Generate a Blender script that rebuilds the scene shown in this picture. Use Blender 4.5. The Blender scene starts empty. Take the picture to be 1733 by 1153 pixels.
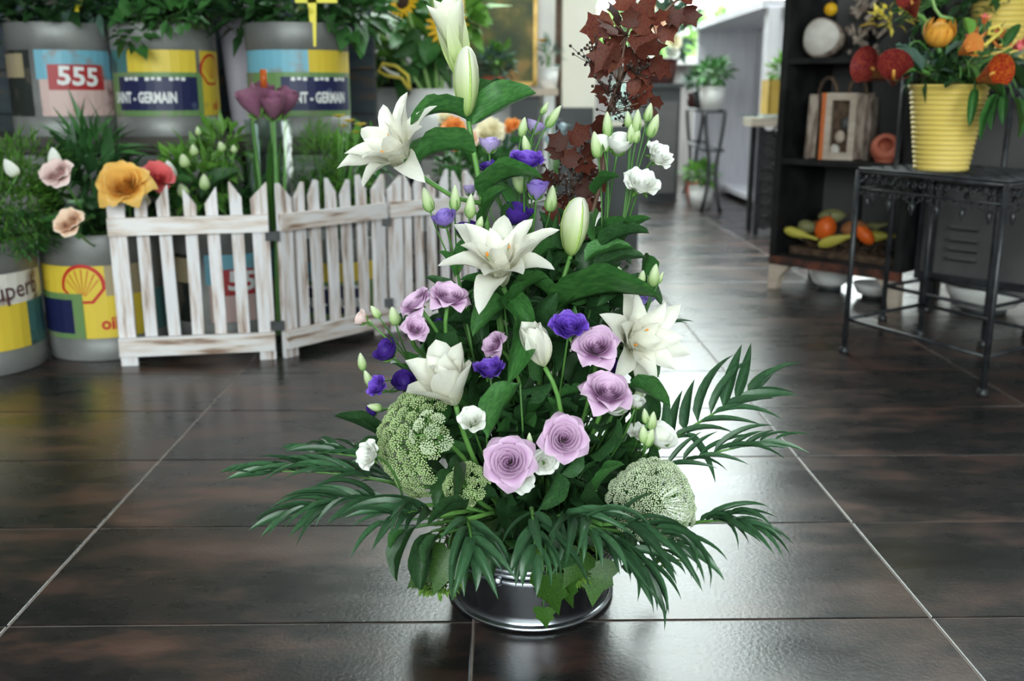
import bpy, bmesh, math, random
from mathutils import Vector, Matrix, Euler
random.seed(7)
SC = bpy.context.scene
COL = SC.collection
# ------------------------------------------------------------------ camera
F_PX, CXP, CYP, CAM_H = 1681.0, 866.5, 576.5, 0.667
TH = math.atan(416.0 / F_PX)
cam = bpy.data.cameras.new('camera'); camo = bpy.data.objects.new('camera', cam); COL.objects.link(camo)
camo.location = (0, 0, CAM_H); camo.rotation_euler = (math.pi / 2 - TH, 0, 0)
cam.sensor_width = 36; cam.lens = 36 * F_PX / 1733.0
cam.clip_start = .05; cam.clip_end = 100
cam.dof.use_dof = True; cam.dof.focus_distance = 1.22; cam.dof.aperture_fstop = 5.0
SC.camera = camo
# ------------------------------------------------------------------ world, lights, exposure
w = bpy.data.worlds.new('world'); SC.world = w; w.use_nodes = True
wn = w.node_tree.nodes; wl = w.node_tree.links
wn['Background'].inputs[0].default_value = (1.0, .968, .985, 1)
wn['Background'].inputs[1].default_value = 3.2
SC.view_settings.view_transform = 'Standard'; SC.view_settings.look = 'None'
SC.view_settings.gamma = 1; SC.view_settings.use_curve_mapping = False
SC.view_settings.exposure = 2.08
SC.cycles.use_denoising = True
SC.cycles.max_bounces = 8; SC.cycles.diffuse_bounces = 4; SC.cycles.glossy_bounces = 4
SC.cycles.transmission_bounces = 6; SC.cycles.transparent_max_bounces = 8
SC.cycles.sample_clamp_indirect = 6; SC.cycles.caustics_reflective = False; SC.cycles.caustics_refractive = False

def portal(x, y, z, sx, sy, rot):
    l = bpy.data.lights.new('window_portal', 'AREA'); l.shape = 'RECTANGLE'; l.size = sx; l.size_y = sy
    l.cycles.is_portal = True
    o = bpy.data.objects.new('window_portal', l); COL.objects.link(o); o.location = (x, y, z); o.rotation_euler = rot
# ------------------------------------------------------------------ geometry of the view (pixel -> place)
CT, ST = math.cos(TH), math.sin(TH)
def ray(px, py):
    x = (px - CXP) / F_PX; u = -(py - CYP) / F_PX
    return Vector((x, CT + u * ST, -ST + u * CT))
def P(px, py, Y):
    r = ray(px, py); t = Y / r.y
    return Vector((r.x * t, Y, CAM_H + r.z * t))
def G(px, py, z=0.0):
    r = ray(px, py); t = (z - CAM_H) / r.z
    return Vector((r.x * t, r.y * t, z))
def S(p):          # metres per pixel at a place
    return (p.y * CT - (p.z - CAM_H) * ST) / F_PX
V = Vector
# ------------------------------------------------------------------ materials
MATS = {}
def _nodes(name):
    m = bpy.data.materials.new(name); m.use_nodes = True; MATS[name] = m
    nt = m.node_tree; return m, nt, nt.nodes, nt.links, nt.nodes['Principled BSDF']
def c4(c): return (c[0], c[1], c[2], 1)
def ramp(n, stops):
    r = n.new('ShaderNodeValToRGB')
    el = r.color_ramp.elements
    while len(el) < len(stops): el.new(.5)
    for e, (p, c) in zip(el, stops): e.position = p; e.color = c4(c)
    return r
def mat(name, c1, c2=None, scale=6, rough=.5, metal=0, trans=0, bump=0, stretch=(1, 1, 1), spec=.4, lo=.4, hi=.62, c3=None, grad=None, detail=4, objvar=0, bscale=None):
    m, nt, n, l, b = _nodes(name)
    b.inputs['Roughness'].default_value = rough; b.inputs['Metallic'].default_value = metal
    b.inputs['Specular IOR Level'].default_value = spec
    col = None
    tc = n.new('ShaderNodeTexCoord'); mp = n.new('ShaderNodeMapping'); mp.inputs['Scale'].default_value = stretch
    l.new(tc.outputs['Object'], mp.inputs['Vector'])
    if objvar:
        oi = n.new('ShaderNodeObjectInfo'); va = n.new('ShaderNodeVectorMath'); va.operation = 'ADD'
        sc = n.new('ShaderNodeVectorMath'); sc.operation = 'SCALE'; sc.inputs['Scale'].default_value = 40
        cx = n.new('ShaderNodeCombineXYZ'); l.new(oi.outputs['Random'], cx.inputs[0]); l.new(oi.outputs['Random'], cx.inputs[1]); l.new(oi.outputs['Random'], cx.inputs[2])
        l.new(cx.outputs[0], sc.inputs[0]); l.new(mp.outputs[0], va.inputs[0]); l.new(sc.outputs[0], va.inputs[1]); vec = va.outputs[0]
    else: vec = mp.outputs[0]
    nz = n.new('ShaderNodeTexNoise'); nz.inputs['Scale'].default_value = scale; nz.inputs['Detail'].default_value = detail
    l.new(vec, nz.inputs['Vector'])
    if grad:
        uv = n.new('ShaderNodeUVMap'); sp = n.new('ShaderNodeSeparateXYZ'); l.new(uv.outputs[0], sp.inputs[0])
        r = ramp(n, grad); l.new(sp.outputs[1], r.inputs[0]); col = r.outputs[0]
        if c2:
            mx = n.new('ShaderNodeMix'); mx.data_type = 'RGBA'; rr = ramp(n, [(lo, (0, 0, 0)), (hi, (1, 1, 1))]); l.new(nz.outputs[0], rr.inputs[0])
            l.new(rr.outputs[0], mx.inputs[0]); l.new(col, mx.inputs[6]); mx.inputs[7].default_value = c4(c2); col = mx.outputs[2]
    elif c2:
        st = [(lo, c1), (hi, c2)] if c3 is None else [(lo, c1), ((lo + hi) / 2, c2), (hi, c3)]
        r = ramp(n, st); l.new(nz.outputs[0], r.inputs[0]); col = r.outputs[0]
    if objvar:
        hs = n.new('ShaderNodeHueSaturation'); mr = n.new('ShaderNodeMapRange'); mr.inputs[3].default_value = 1 - objvar; mr.inputs[4].default_value = 1 + objvar
        l.new(oi.outputs['Random'], mr.inputs[0]); l.new(mr.outputs[0], hs.inputs['Value'])
        if col: l.new(col, hs.inputs['Color'])
        else: hs.inputs['Color'].default_value = c4(c1)
        col = hs.outputs[0]
    if col: l.new(col, b.inputs['Base Color'])
    else: b.inputs['Base Color'].default_value = c4(c1)
    if bump:
        bp = n.new('ShaderNodeBump'); bp.inputs['Strength'].default_value = bump; bp.inputs['Distance'].default_value = .004
        if bscale:
            n2 = n.new('ShaderNodeTexNoise'); n2.inputs['Scale'].default_value = bscale; l.new(vec, n2.inputs['Vector']); l.new(n2.outputs[0], bp.inputs['Height'])
        else: l.new(nz.outputs[0], bp.inputs['Height'])
        l.new(bp.outputs[0], b.inputs['Normal'])
    if trans:
        t = n.new('ShaderNodeBsdfTranslucent'); mx = n.new('ShaderNodeMixShader'); mx.inputs[0].default_value = trans
        if col: l.new(col, t.inputs[0])
        else: t.inputs[0].default_value = c4(c1)
        l.new(b.outputs[0], mx.inputs[1]); l.new(t.outputs[0], mx.inputs[2]); l.new(mx.outputs[0], n['Material Output'].inputs[0])
    return m
def glass(name, col=(.9, .97, .95), rough=.02):
    m, nt, n, l, b = _nodes(name)
    g = n.new('ShaderNodeBsdfTransparent'); g.inputs[0].default_value = c4(col)
    gl = n.new('ShaderNodeBsdfGlossy'); gl.inputs['Roughness'].default_value = rough
    fr = n.new('ShaderNodeLayerWeight'); fr.inputs[0].default_value = .25
    pw = n.new('ShaderNodeMath'); pw.operation = 'MULTIPLY'; pw.inputs[1].default_value = .35; l.new(fr.outputs['Facing'], pw.inputs[0])
    mx = n.new('ShaderNodeMixShader'); l.new(pw.outputs[0], mx.inputs[0]); l.new(g.outputs[0], mx.inputs[1]); l.new(gl.outputs[0], mx.inputs[2])
    l.new(mx.outputs[0], n['Material Output'].inputs[0]); return m
# foliage and petals
mat('leaf_dark', (.018, .055, .018), (.034, .1, .03), 14, .48, trans=.1, spec=.35, objvar=.25)
mat('leaf_mid', (.035, .12, .03), (.06, .19, .045), 14, .4, trans=.18, spec=.5, objvar=.25)
mat('leaf_lily', (.03, .11, .025), (.055, .17, .04), 10, .32, trans=.18, spec=.5, objvar=.15)
mat('leaf_palm', (.03, .085, .036), (.052, .135, .06), 10, .36, trans=.16, spec=.5, objvar=.25)
mat('leaf_light', (.1, .25, .04), (.17, .36, .07), 14, .45, trans=.25, objvar=.25)
mat('leaf_fresh', (.07, .19, .025), (.16, .34, .06), 18, .45, trans=.25, objvar=.25)
mat('leaf_grey', (.06, .12, .09), (.12, .2, .16), 18, .5, trans=.1, objvar=.2)
mat('leaf_red', (.05, .01, .011), (.12, .028, .018), 18, .5, trans=.22, objvar=.5, c3=(.07, .05, .012), lo=.3, hi=.75, spec=.2)
mat('leaf_ivy', (.02, .06, .008), (.045, .12, .015), 30, .4, trans=.12, objvar=.2)
mat('stem_green', (.09, .23, .05), (.14, .31, .07), 20, .45)
mat('stem_dark', (.05, .14, .03), (.08, .2, .045), 20, .45)
mat('stem_pale', (.2, .36, .1), (.28, .44, .15), 20, .5)
mat('stem_brown', (.09, .045, .03), (.16, .09, .06), 40, .6)
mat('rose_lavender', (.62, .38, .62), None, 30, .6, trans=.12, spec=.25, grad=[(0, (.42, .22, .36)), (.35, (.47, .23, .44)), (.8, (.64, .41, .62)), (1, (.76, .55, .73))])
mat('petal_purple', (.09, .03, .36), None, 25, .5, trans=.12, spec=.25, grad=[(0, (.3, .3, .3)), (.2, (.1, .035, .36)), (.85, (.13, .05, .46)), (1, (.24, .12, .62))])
mat('petal_darkpurple', (.045, .015, .2), (.08, .03, .3), 25, .5, trans=.15)
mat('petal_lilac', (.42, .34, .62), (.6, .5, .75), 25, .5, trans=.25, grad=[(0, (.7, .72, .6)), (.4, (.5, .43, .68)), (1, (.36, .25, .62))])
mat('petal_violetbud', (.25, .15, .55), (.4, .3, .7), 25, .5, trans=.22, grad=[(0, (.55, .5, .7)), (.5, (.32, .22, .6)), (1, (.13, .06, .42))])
mat('petal_white', (.85, .86, .82), None, 30, .55, trans=.18, spec=.25, grad=[(0, (.6, .72, .4)), (.25, (.83, .84, .74)), (1, (.88, .88, .86))])
mat('petal_lily', (.86, .84, .76), (.86, .84, .74), 20, .45, trans=.3, grad=[(0, (.45, .6, .2)), (.22, (.82, .82, .6)), (.55, (.88, .86, .78)), (1, (.88, .87, .82))])
mat('petal_lilybud', (.6, .7, .3), None, 20, .45, trans=.2, grad=[(0, (.34, .5, .12)), (.4, (.6, .7, .34)), (.75, (.8, .82, .62)), (1, (.87, .87, .78))])
mat('bud_stripe', (.36, .54, .12), (.5, .66, .2), 30, .45)
mat('bud_green', (.5, .62, .3), None, 20, .5, trans=.2, grad=[(0, (.25, .42, .12)), (.4, (.5, .64, .3)), (1, (.72, .78, .56))])
mat('anther', (.75, .25, .03), (.85, .35, .04), 60, .8)
mat('umbel', (.55, .66, .4), (.72, .78, .6), 60, .7, trans=.1, objvar=.12)
mat('umbel_green', (.38, .52, .2), (.55, .66, .36), 60, .7, trans=.1, objvar=.15)
mat('moss', (.05, .13, .015), (.16, .3, .04), 60, .9); mat('foam_green', (.012, .035, .008), (.03, .07, .015), 40, .9)
mat('berry', (.02, .012, .01), (.06, .03, .02), 30, .45)
mat('petal_yellow', (.85, .45, .08), (.9, .55, .14), 20, .5, trans=.25, grad=[(0, (.62, .28, .04)), (.55, (.82, .38, .05)), (1, (.93, .6, .17))])
mat('petal_coral', (.8, .14, .16), (.85, .22, .22), 20, .5, trans=.25)
mat('petal_peach', (.88, .6, .42), None, 20, .5, trans=.15, grad=[(0, (.8, .42, .25)), (.6, (.88, .58, .4)), (1, (.92, .72, .58))])
mat('petal_pink', (.82, .58, .56), (.87, .68, .66), 20, .5, trans=.15, grad=[(0, (.7, .5, .42)), (.6, (.82, .56, .55)), (1, (.88, .7, .68))])
mat('petal_orange', (.8, .25, .05), (.88, .42, .12), 20, .5, trans=.25)
mat('petal_cream', (.88, .8, .55), (.9, .84, .66), 20, .5, trans=.25)
mat('petal_sun', (.8, .42, .01), (.9, .55, .02), 20, .5, trans=.2)
mat('petal_tulip', (.22, .05, .16), (.3, .12, .22), 30, .45, trans=.2, c3=(.36, .3, .08), lo=.35, hi=.72, stretch=(1, 1, .35))
mat('petal_red', (.35, .02, .015), (.6, .14, .02), 12, .4, trans=.15)
mat('petal_calla', (.16, .012, .02), (.28, .05, .03), 12, .35, trans=.1)
mat('protea', (.75, .3, .03), (.88, .5, .08), 30, .6, trans=.2)
mat('yellow_small', (.75, .6, .05), (.85, .7, .15), 30, .6, trans=.2)
mat('disc_brown', (.02, .01, .006), (.06, .03, .012), 80, .9)
mat('thistle', (.3, .42, .5), (.45, .55, .6), 50, .6)
# metals, wood, paint
mat('zinc', (.22, .235, .26), (.36, .38, .42), 9, .27, metal=1, stretch=(1, 1, 1), objvar=.02)
mat('zinc_dull', (.2, .2, .2), (.3, .3, .295), 7, .5, metal=.35, spec=.4, detail=6, objvar=.1)
mat('zinc_bright', (.5, .53, .58), None, rough=.25, metal=1)
mat('iron', (.012, .013, .016), (.03, .032, .036), 30, .42, spec=.5)
mat('iron_rust', (.03, .02, .018), (.16, .05, .03), 18, .6)
mat('black_paint', (.008, .008, .009), (.02, .019, .02), 12, .5, spec=.35)
mat('grey_locker', (.075, .072, .075), (.1, .096, .098), 5, .5, spec=.4)
mat('dark_wood', (.03, .026, .024), (.075, .062, .052), 6, .55, stretch=(1, 9, 9), lo=.35, hi=.65, objvar=.2)
mat('plank_blue', (.014, .03, .05), (.035, .05, .06), 5, .6, stretch=(1.2, 7, 7), c3=(.12, .06, .02), lo=.35, hi=.72, objvar=.4)
mat('wash_v', (.76, .73, .76), (.62, .53, .5), 5, .65, stretch=(14, 14, 1.6), c3=(.26, .17, .13), lo=.45, hi=.72, bump=.25, objvar=.05, detail=6)
mat('wash_h', (.78, .75, .76), (.66, .56, .51), 5, .65, stretch=(1.4, 12, 12), c3=(.26, .16, .11), lo=.42, hi=.68, bump=.25, objvar=.05, detail=6)
mat('white_board', (.68, .67, .74), (.78, .76, .82), 4, .6, stretch=(8, 8, 1), lo=.35, hi=.65)
mat('white_ceramic', (.75, .74, .73), (.8, .79, .77), 4, .25, spec=.5)
mat('white_matte', (.72, .71, .7), (.78, .77, .76), 4, .6)
mat('cream_wall', (.8, .75, .64), (.86, .81, .71), 2.5, .7)
mat('plaster', (.24, .225, .22), (.3, .28, .275), 3, .8)
mat('ceiling_white', (.4, .39, .385), (.46, .45, .44), 2, .8)
mat('dark_plinth', (.03, .034, .036), (.05, .055, .058), 4, .5)
mat('soil', (.015, .01, .008), (.04, .028, .02), 60, .95)
def worn(name, c, wear=(.25, .2, .18), lo=.56, hi=.7, scale=16): return mat(name, c, wear, scale, .45, lo=lo, hi=hi, detail=7, objvar=.04)
worn('can_blue', (.16, .4, .52)); worn('can_pink', (.6, .42, .4), (.16, .08, .06), .55, .72, 14); worn('can_red', (.38, .025, .03), (.3, .16, .12), .62, .75)
worn('can_yellow', (.68, .5, .05), (.35, .26, .06), .62, .74); worn('can_navy', (.012, .016, .07), (.1, .12, .2), .64, .74); worn('can_green', (.14, .25, .09)); worn('can_white', (.68, .65, .6), (.2, .13, .09), .55, .68)
worn('can_teal', (.06, .17, .17), (.02, .03, .03)); worn('can_dark', (.02, .025, .022), (.12, .1, .08)); worn('can_beige', (.35, .28, .17))
mat('ink_white', (.75, .75, .76), None, rough=.5); mat('ink_red', (.5, .02, .015), None, rough=.5); mat('ink_dark', (.08, .03, .04), None, rough=.5)
mat('yellow_pot', (.72, .54, .13), (.76, .58, .17), 6, .4, spec=.4); mat('yellow_groove', (.4, .26, .04), None, rough=.6)
mat('yellow_plastic', (.82, .68, .02), None, rough=.4)
mat('terracotta', (.5, .13, .08), (.58, .18, .11), 8, .6)
mat('bark', (.16, .11, .085), (.42, .34, .29), 14, .8, stretch=(4, 4, 1), lo=.38, hi=.62, bump=.6)
mat('wood_cut', (.6, .55, .5), (.72, .68, .64), 20, .7); mat('wood_pale', (.5, .4, .32), (.62, .52, .44), 10, .6, stretch=(1, 1, 5))
mat('orange_paint', (.62, .15, .03), None, rough=.5); mat('twig', (.05, .03, .02), (.13, .08, .05), 40, .8)
mat('gourd_yellow', (.6, .48, .06), (.35, .36, .08), 14, .45, stretch=(1, 1, 1)); mat('gourd_green', (.2, .2, .08), (.32, .3, .14), 14, .5); mat('gourd_orange', (.75, .1, .01), (.8, .16, .02), 9, .4); mat('gourd_brown', (.35, .13, .05), (.45, .2, .08), 9, .5)
mat('grey_paper', (.36, .33, .38), (.42, .39, .44), 3, .7); mat('ochre', (.55, .35, .06), (.62, .42, .1), 8, .6)
mat('maroon_pot', (.09, .03, .03), (.13, .05, .045), 8, .4); mat('hedge', (.1, .22, .05), (.3, .42, .16), 3, .9)
mat('paving', (.5, .5, .48), (.58, .57, .55), 2, .9)
mat('grout', (.2, .165, .145), (.26, .22, .2), 30, .7)
mat('gold_frame', (.45, .27, .06), (.6, .38, .1), 20, .4, metal=.3)
mat('painting', (.03, .045, .01), (.10, .10, .015), 7, .5, c3=(.42, .24, .07), lo=.36, hi=.7, detail=5)
glass('clear_glass')
# floor tile: dark brown-black stoneware with a metallic, streaky sheen
def tile_material():
    m, nt, n, l, b = _nodes('stone_tile')
    tc = n.new('ShaderNodeTexCoord'); oi = n.new('ShaderNodeObjectInfo')
    geo = n.new('ShaderNodeNewGeometry')
    cx = n.new('ShaderNodeCombineXYZ')
    mu = n.new('ShaderNodeMath'); mu.operation = 'MULTIPLY'; mu.inputs[1].default_value = 37
    l.new(oi.outputs['Random'], mu.inputs[0]); l.new(mu.outputs[0], cx.inputs[2])
    va = n.new('ShaderNodeVectorMath'); l.new(geo.outputs['Position'], va.inputs[0]); l.new(cx.outputs[0], va.inputs[1])
    mp = n.new('ShaderNodeMapping'); mp.inputs['Scale'].default_value = (1, 2.2, 1); l.new(va.outputs[0], mp.inputs['Vector'])
    n1 = n.new('ShaderNodeTexNoise'); n1.inputs['Scale'].default_value = 4.2; n1.inputs['Detail'].default_value = 5; n1.inputs['Roughness'].default_value = .62
    n2 = n.new('ShaderNodeTexNoise'); n2.inputs['Scale'].default_value = 2.2; n2.inputs['Detail'].default_value = 5
    n3 = n.new('ShaderNodeTexNoise'); n3.inputs['Scale'].default_value = 160; n3.inputs['Detail'].default_value = 3
    l.new(mp.outputs[0], n1.inputs['Vector']); l.new(va.outputs[0], n2.inputs['Vector']); l.new(geo.outputs['Position'], n3.inputs['Vector'])
    r1 = ramp(n, [(.36, (.006, .006, .007)), (.5, (.013, .0115, .0115)), (.62, (.055, .029, .022)), (.8, (.085, .052, .042))])
    l.new(n1.outputs[0], r1.inputs[0])
    mx = n.new('ShaderNodeMix'); mx.data_type = 'RGBA'; mx.blend_type = 'MULTIPLY'; mx.inputs[0].default_value = .8
    r2 = ramp(n, [(.3, (.55, .55, .6)), (.7, (1.5, 1.35, 1.25))]); l.new(n2.outputs[0], r2.inputs[0])
    l.new(r1.outputs[0], mx.inputs[6]); l.new(r2.outputs[0], mx.inputs[7]); l.new(mx.outputs[2], b.inputs['Base Color'])
    rr = n.new('ShaderNodeMapRange'); rr.inputs[1].default_value = .3; rr.inputs[2].default_value = .72; rr.inputs[3].default_value = .24; rr.inputs[4].default_value = .33
    l.new(n1.outputs[0], rr.inputs[0]); l.new(rr.outputs[0], b.inputs['Roughness'])
    b.inputs['Specular IOR Level'].default_value = .8
    bp = n.new('ShaderNodeBump'); bp.inputs['Strength'].default_value = .22; bp.inputs['Distance'].default_value = .0012
    l.new(n3.outputs[0], bp.inputs['Height']); l.new(bp.outputs[0], b.inputs['Normal'])
tile_material()
# ------------------------------------------------------------------ mesh helpers
class MB:
    def __init__(s): s.v = []; s.f = []; s.uv = []; s.mi = []; s.cur = 0
    def add(s, vs, fs, uvs=None):
        o = len(s.v); s.v += [tuple(x) for x in vs]; s.f += [tuple(i + o for i in f) for f in fs]
        s.uv += (uvs or [(0.5, 0.5)] * len(vs)); s.mi += [s.cur] * len(fs); return s
    def box(s, c, d, M=None):
        x, y, z = d[0] / 2, d[1] / 2, d[2] / 2; c = V(c)
        vs = [V((sx * x, sy * y, sz * z)) for sx in (-1, 1) for sy in (-1, 1) for sz in (-1, 1)]
        if M: vs = [M @ v for v in vs]
        return s.add([v + c for v in vs], [(0, 1, 3, 2), (4, 6, 7, 5), (0, 4, 5, 1), (2, 3, 7, 6), (0, 2, 6, 4), (1, 5, 7, 3)])
    def tube(s, pts, r, n=6, cap=True):
        pts = [V(p) for p in pts]; k = len(pts)
        rs = r if isinstance(r, (list, tuple)) else [r] * k
        vs = []; prev = None
        for i, p in enumerate(pts):
            t = (pts[min(i + 1, k - 1)] - pts[max(i - 1, 0)])
            t = t.normalized() if t.length > 1e-9 else V((0, 0, 1))
            if prev is None: a = t.orthogonal().normalized()
            else: a = (prev - t * prev.dot(t)); a = a.normalized() if a.length > 1e-6 else t.orthogonal().normalized()
            prev = a; b = t.cross(a)
            for j in range(n):
                g = 2 * math.pi * j / n; vs.append(p + (a * math.cos(g) + b * math.sin(g)) * rs[i])
        fs = [(i * n + j, i * n + (j + 1) % n, (i + 1) * n + (j + 1) % n, (i + 1) * n + j) for i in range(k - 1) for j in range(n)]
        if cap: fs += [tuple(range(n))[::-1], tuple((k - 1) * n + j for j in range(n))]
        return s.add(vs, fs)
    def lathe(s, prof, n=24, M=None, wob=None):
        vs = []; uv = []; k = len(prof)
        zs = [p[1] for p in prof]; z0, z1 = min(zs), max(zs)
        for (r, z) in prof:
            for j in range(n):
                g = 2 * math.pi * j / n; q = r * (wob(g, z) if wob else 1)
                vs.append(V((q * math.cos(g), q * math.sin(g), z))); uv.append((j / n, (z - z0) / max(z1 - z0, 1e-6)))
        if M: vs = [M @ v for v in vs]
        fs = [(i * n + j, i * n + (j + 1) % n, (i + 1) * n + (j + 1) % n, (i + 1) * n + j) for i in range(k - 1) for j in range(n)]
        return s.add(vs, fs, uv)
    def disc(s, r, z, n=24, M=None):
        vs = [V((r * math.cos(2 * math.pi * j / n), r * math.sin(2 * math.pi * j / n), z)) for j in range(n)]
        if M: vs = [M @ v for v in vs]
        return s.add(vs, [tuple(range(n))])
    def ball(s, c, r, n=6, m=4, sq=(1, 1, 1)):
        c = V(c); vs = [c + V((0, 0, -r * sq[2]))]
        for i in range(1, m):
            a = -math.pi / 2 + math.pi * i / m
            for j in range(n):
                g = 2 * math.pi * j / n; vs.append(c + V((r * sq[0] * math.cos(a) * math.cos(g), r * sq[1] * math.cos(a) * math.sin(g), r * sq[2] * math.sin(a))))
        vs.append(c + V((0, 0, r * sq[2]))); e = len(vs) - 1
        fs = [(0, 1 + (j + 1) % n, 1 + j) for j in range(n)] + [(e, e - n + j, e - n + (j + 1) % n) for j in range(n)]
        fs += [(1 + i * n + j, 1 + i * n + (j + 1) % n, 1 + (i + 1) * n + (j + 1) % n, 1 + (i + 1) * n + j) for i in range(m - 2) for j in range(n)]
        return s.add(vs, fs)
    def grid(s, fn, nu, nv):
        vs = []; uv = []
        for j in range(nv + 1):
            for i in range(nu + 1):
                u = -1 + 2 * i / nu; v = j / nv; vs.append(fn(u, v)); uv.append((u * .5 + .5, v))
        fs = [(j * (nu + 1) + i, j * (nu + 1) + i + 1, (j + 1) * (nu + 1) + i + 1, (j + 1) * (nu + 1) + i) for j in range(nv) for i in range(nu)]
        return s.add(vs, fs, uv)
    def prism(s, poly, d, M=None):      # poly in xz, thickness d along y
        n = len(poly); vs = [V((x, -d / 2, z)) for x, z in poly] + [V((x, d / 2, z)) for x, z in poly]
        if M: vs = [M @ v for v in vs]
        return s.add(vs, [tuple(range(n)), tuple(range(2 * n - 1, n - 1, -1))] + [(i, i + n, (i + 1) % n + n, (i + 1) % n) for i in range(n)])
    def leafq(s, A, d, up, L, W):       # small folded leaf of 6 vertices
        d = d.normalized(); sd = d.cross(up); sd = sd.normalized() if sd.length > 1e-6 else d.orthogonal().normalized(); nn = sd.cross(d)
        q = [A, A + d * L * .45 + sd * W / 2 + nn * W * .15, A + d * L * .5, A + d * L * .45 - sd * W / 2 + nn * W * .15, A + d * L - nn * L * .12]
        return s.add(q, [(0, 1, 2), (0, 2, 3), (1, 4, 2), (2, 4, 3)])
    def mesh(s, name, mats, smooth=True):
        me = bpy.data.meshes.new(name); me.from_pydata(s.v, [], s.f)
        for m in (mats if isinstance(mats, (list, tuple)) else [mats]): me.materials.append(MATS[m])
        if smooth: me.polygons.foreach_set('use_smooth', [True] * len(me.polygons))
        if any(s.mi): me.polygons.foreach_set('material_index', s.mi)
        ul = me.uv_layers.new(name='UVMap'); li = [0] * len(me.loops); me.loops.foreach_get('vertex_index', li)
        flat = []
        for i in li: flat += s.uv[i]
        ul.data.foreach_set('uv', flat)
        me.update(); return me
I4 = Matrix.Identity(4)
def thing(name, label, cat, loc, group=None):
    o = bpy.data.objects.new(name, None); o.empty_display_size = .02; COL.objects.link(o); o.location = loc
    o['label'] = label; o['category'] = cat
    if group: o['group'] = group
    return o
def part(name, me, parent, M=I4, label=None, kind=None):     # M: placement in the world (parent things are unrotated)
    o = bpy.data.objects.new(name, me); COL.objects.link(o)
    if parent is not None:
        o.parent = parent
        base = V((0, 0, 0)); q = parent
        while q is not None: base = base + q.location; q = q.parent
        o.matrix_basis = Matrix.Translation(-base) @ M
    else: o.matrix_basis = M
    if label: o['label'] = label
    if kind: o['kind'] = kind
    return o
def sub(name, me, parent):      # a piece of a part, placed as its part is
    o = bpy.data.objects.new(name, me); COL.objects.link(o); o.parent = parent; return o
def single(name, me, label, cat, M=I4, group=None):
    o = part(name, me, None, M); o['label'] = label; o['category'] = cat
    if group: o['group'] = group
    return o
def struct(name, me, M=I4):
    o = part(name, me, None, M); o['kind'] = 'structure'; return o
def T(p): return Matrix.Translation(V(p))
def frame(z, x=None):
    z = V(z).normalized(); x = V(x) if x is not None else V((0, 0, -1))
    x = x - z * x.dot(z)
    x = x.normalized() if x.length > 1e-4 else z.orthogonal().normalized()
    y = z.cross(x); return Matrix((x, y, z)).transposed()
def bloomM(pos, dirv, scale, roll=0):
    return Matrix.Translation(pos) @ (frame(dirv, (1, .2, .1)) @ Matrix.Rotation(roll, 3, 'Z')).to_4x4() @ Matrix.Scale(scale, 4)
def bez(a, b, c, n=8): return [a * (1 - t) ** 2 + b * 2 * t * (1 - t) + c * t * t for t in [i / n for i in range(n + 1)]]
# ------------------------------------------------------------------ petals and leaves
def prof(t, a, b):
    tm = a / (a + b); return (max(t, 0) ** a * max(1 - t, 0) ** b) / (tm ** a * (1 - tm) ** b)
def strap(name, m, L, W, a0, a1, nv=9, nu=4, cup=.25, a=.7, b=.8, rip=0, fold=0, seed=0):
    rnd = random.Random(seed); ph = rnd.uniform(0, 6)
    xs = [0.0]; zs = [0.0]; N = nv * 4
    for i in range(N):
        g = a0 + (a1 - a0) * (i + .5) / N; xs.append(xs[-1] + math.sin(g) * L / N); zs.append(zs[-1] + math.cos(g) * L / N)
    def fn(u, v):
        k = int(round(v * N)); g = a0 + (a1 - a0) * v; wd = W / 2 * prof(v, a, b)
        off = cup * wd * u * u + fold * wd * abs(u) + rip * wd * math.sin(v * 14 + ph + u * 2) * u * u
        return V((xs[k] - math.cos(g) * off, u * wd, zs[k] + math.sin(g) * off))
    return MB().grid(fn, nu, nv).mesh(name, m)
def unitleaf(name, m, beta, a, b, cup=.12, fold=.0, nv=8, nu=4, wratio=.3, rip=0, seed=0):   # chord 1 along +z, half width 1, bows to -x
    rnd = random.Random(seed); ph = rnd.uniform(0, 6)
    L = beta / math.sin(beta) if beta > .01 else 1
    xs = [0.0]; zs = [0.0]; N = nv * 4
    for i in range(N):
        g = -beta + 2 * beta * (i + .5) / N; xs.append(xs[-1] + math.sin(g) * L / N); zs.append(zs[-1] + math.cos(g) * L / N)
    def fn(u, v):
        k = int(round(v * N)); g = -beta + 2 * beta * v; wd = prof(v, a, b)
        off = (cup * u * u + fold * abs(u) + rip * math.sin(v * 16 + ph) * abs(u)) * wd * wratio
        return V((xs[k] - math.cos(g) * off, u * wd, zs[k] + math.sin(g) * off))
    return MB().grid(fn, nu, nv).mesh(name, m)
LEAFS = {}
def leafmesh(m, kind, beta):
    key = (m, kind, beta)
    if key not in LEAFS:
        if kind == 'broad': LEAFS[key] = unitleaf('leaf', m, beta, .62, .85, cup=.5, fold=.25, nv=10, nu=6, rip=.08)
        elif kind == 'lance': LEAFS[key] = unitleaf('leaf', m, beta, .6, .8, cup=.3, fold=.3, nv=9, nu=4)
        elif kind == 'palm': LEAFS[key] = unitleaf('leaflet', m, beta, .45, 1.05, cup=.2, fold=.35, nv=8, nu=4, wratio=.12)
        elif kind == 'strap': LEAFS[key] = unitleaf('leaf', m, beta, .25, .55, cup=.3, nv=8, nu=2, wratio=.1)
    return LEAFS[key]
def leaf(parent, A, B, w, m='leaf_mid', kind='broad', beta=.4, droop=(0, 0, -1), name='leaf', twist=0):
    A = V(A); B = V(B); c = (B - A).length
    R = frame(B - A, droop) @ Matrix.Rotation(twist, 3, 'Z')
    M = Matrix.Translation(A) @ R.to_4x4() @ Matrix.Diagonal((c, w / 2, c, 1))
    return part(name, leafmesh(m, kind, beta), parent, M)
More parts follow.
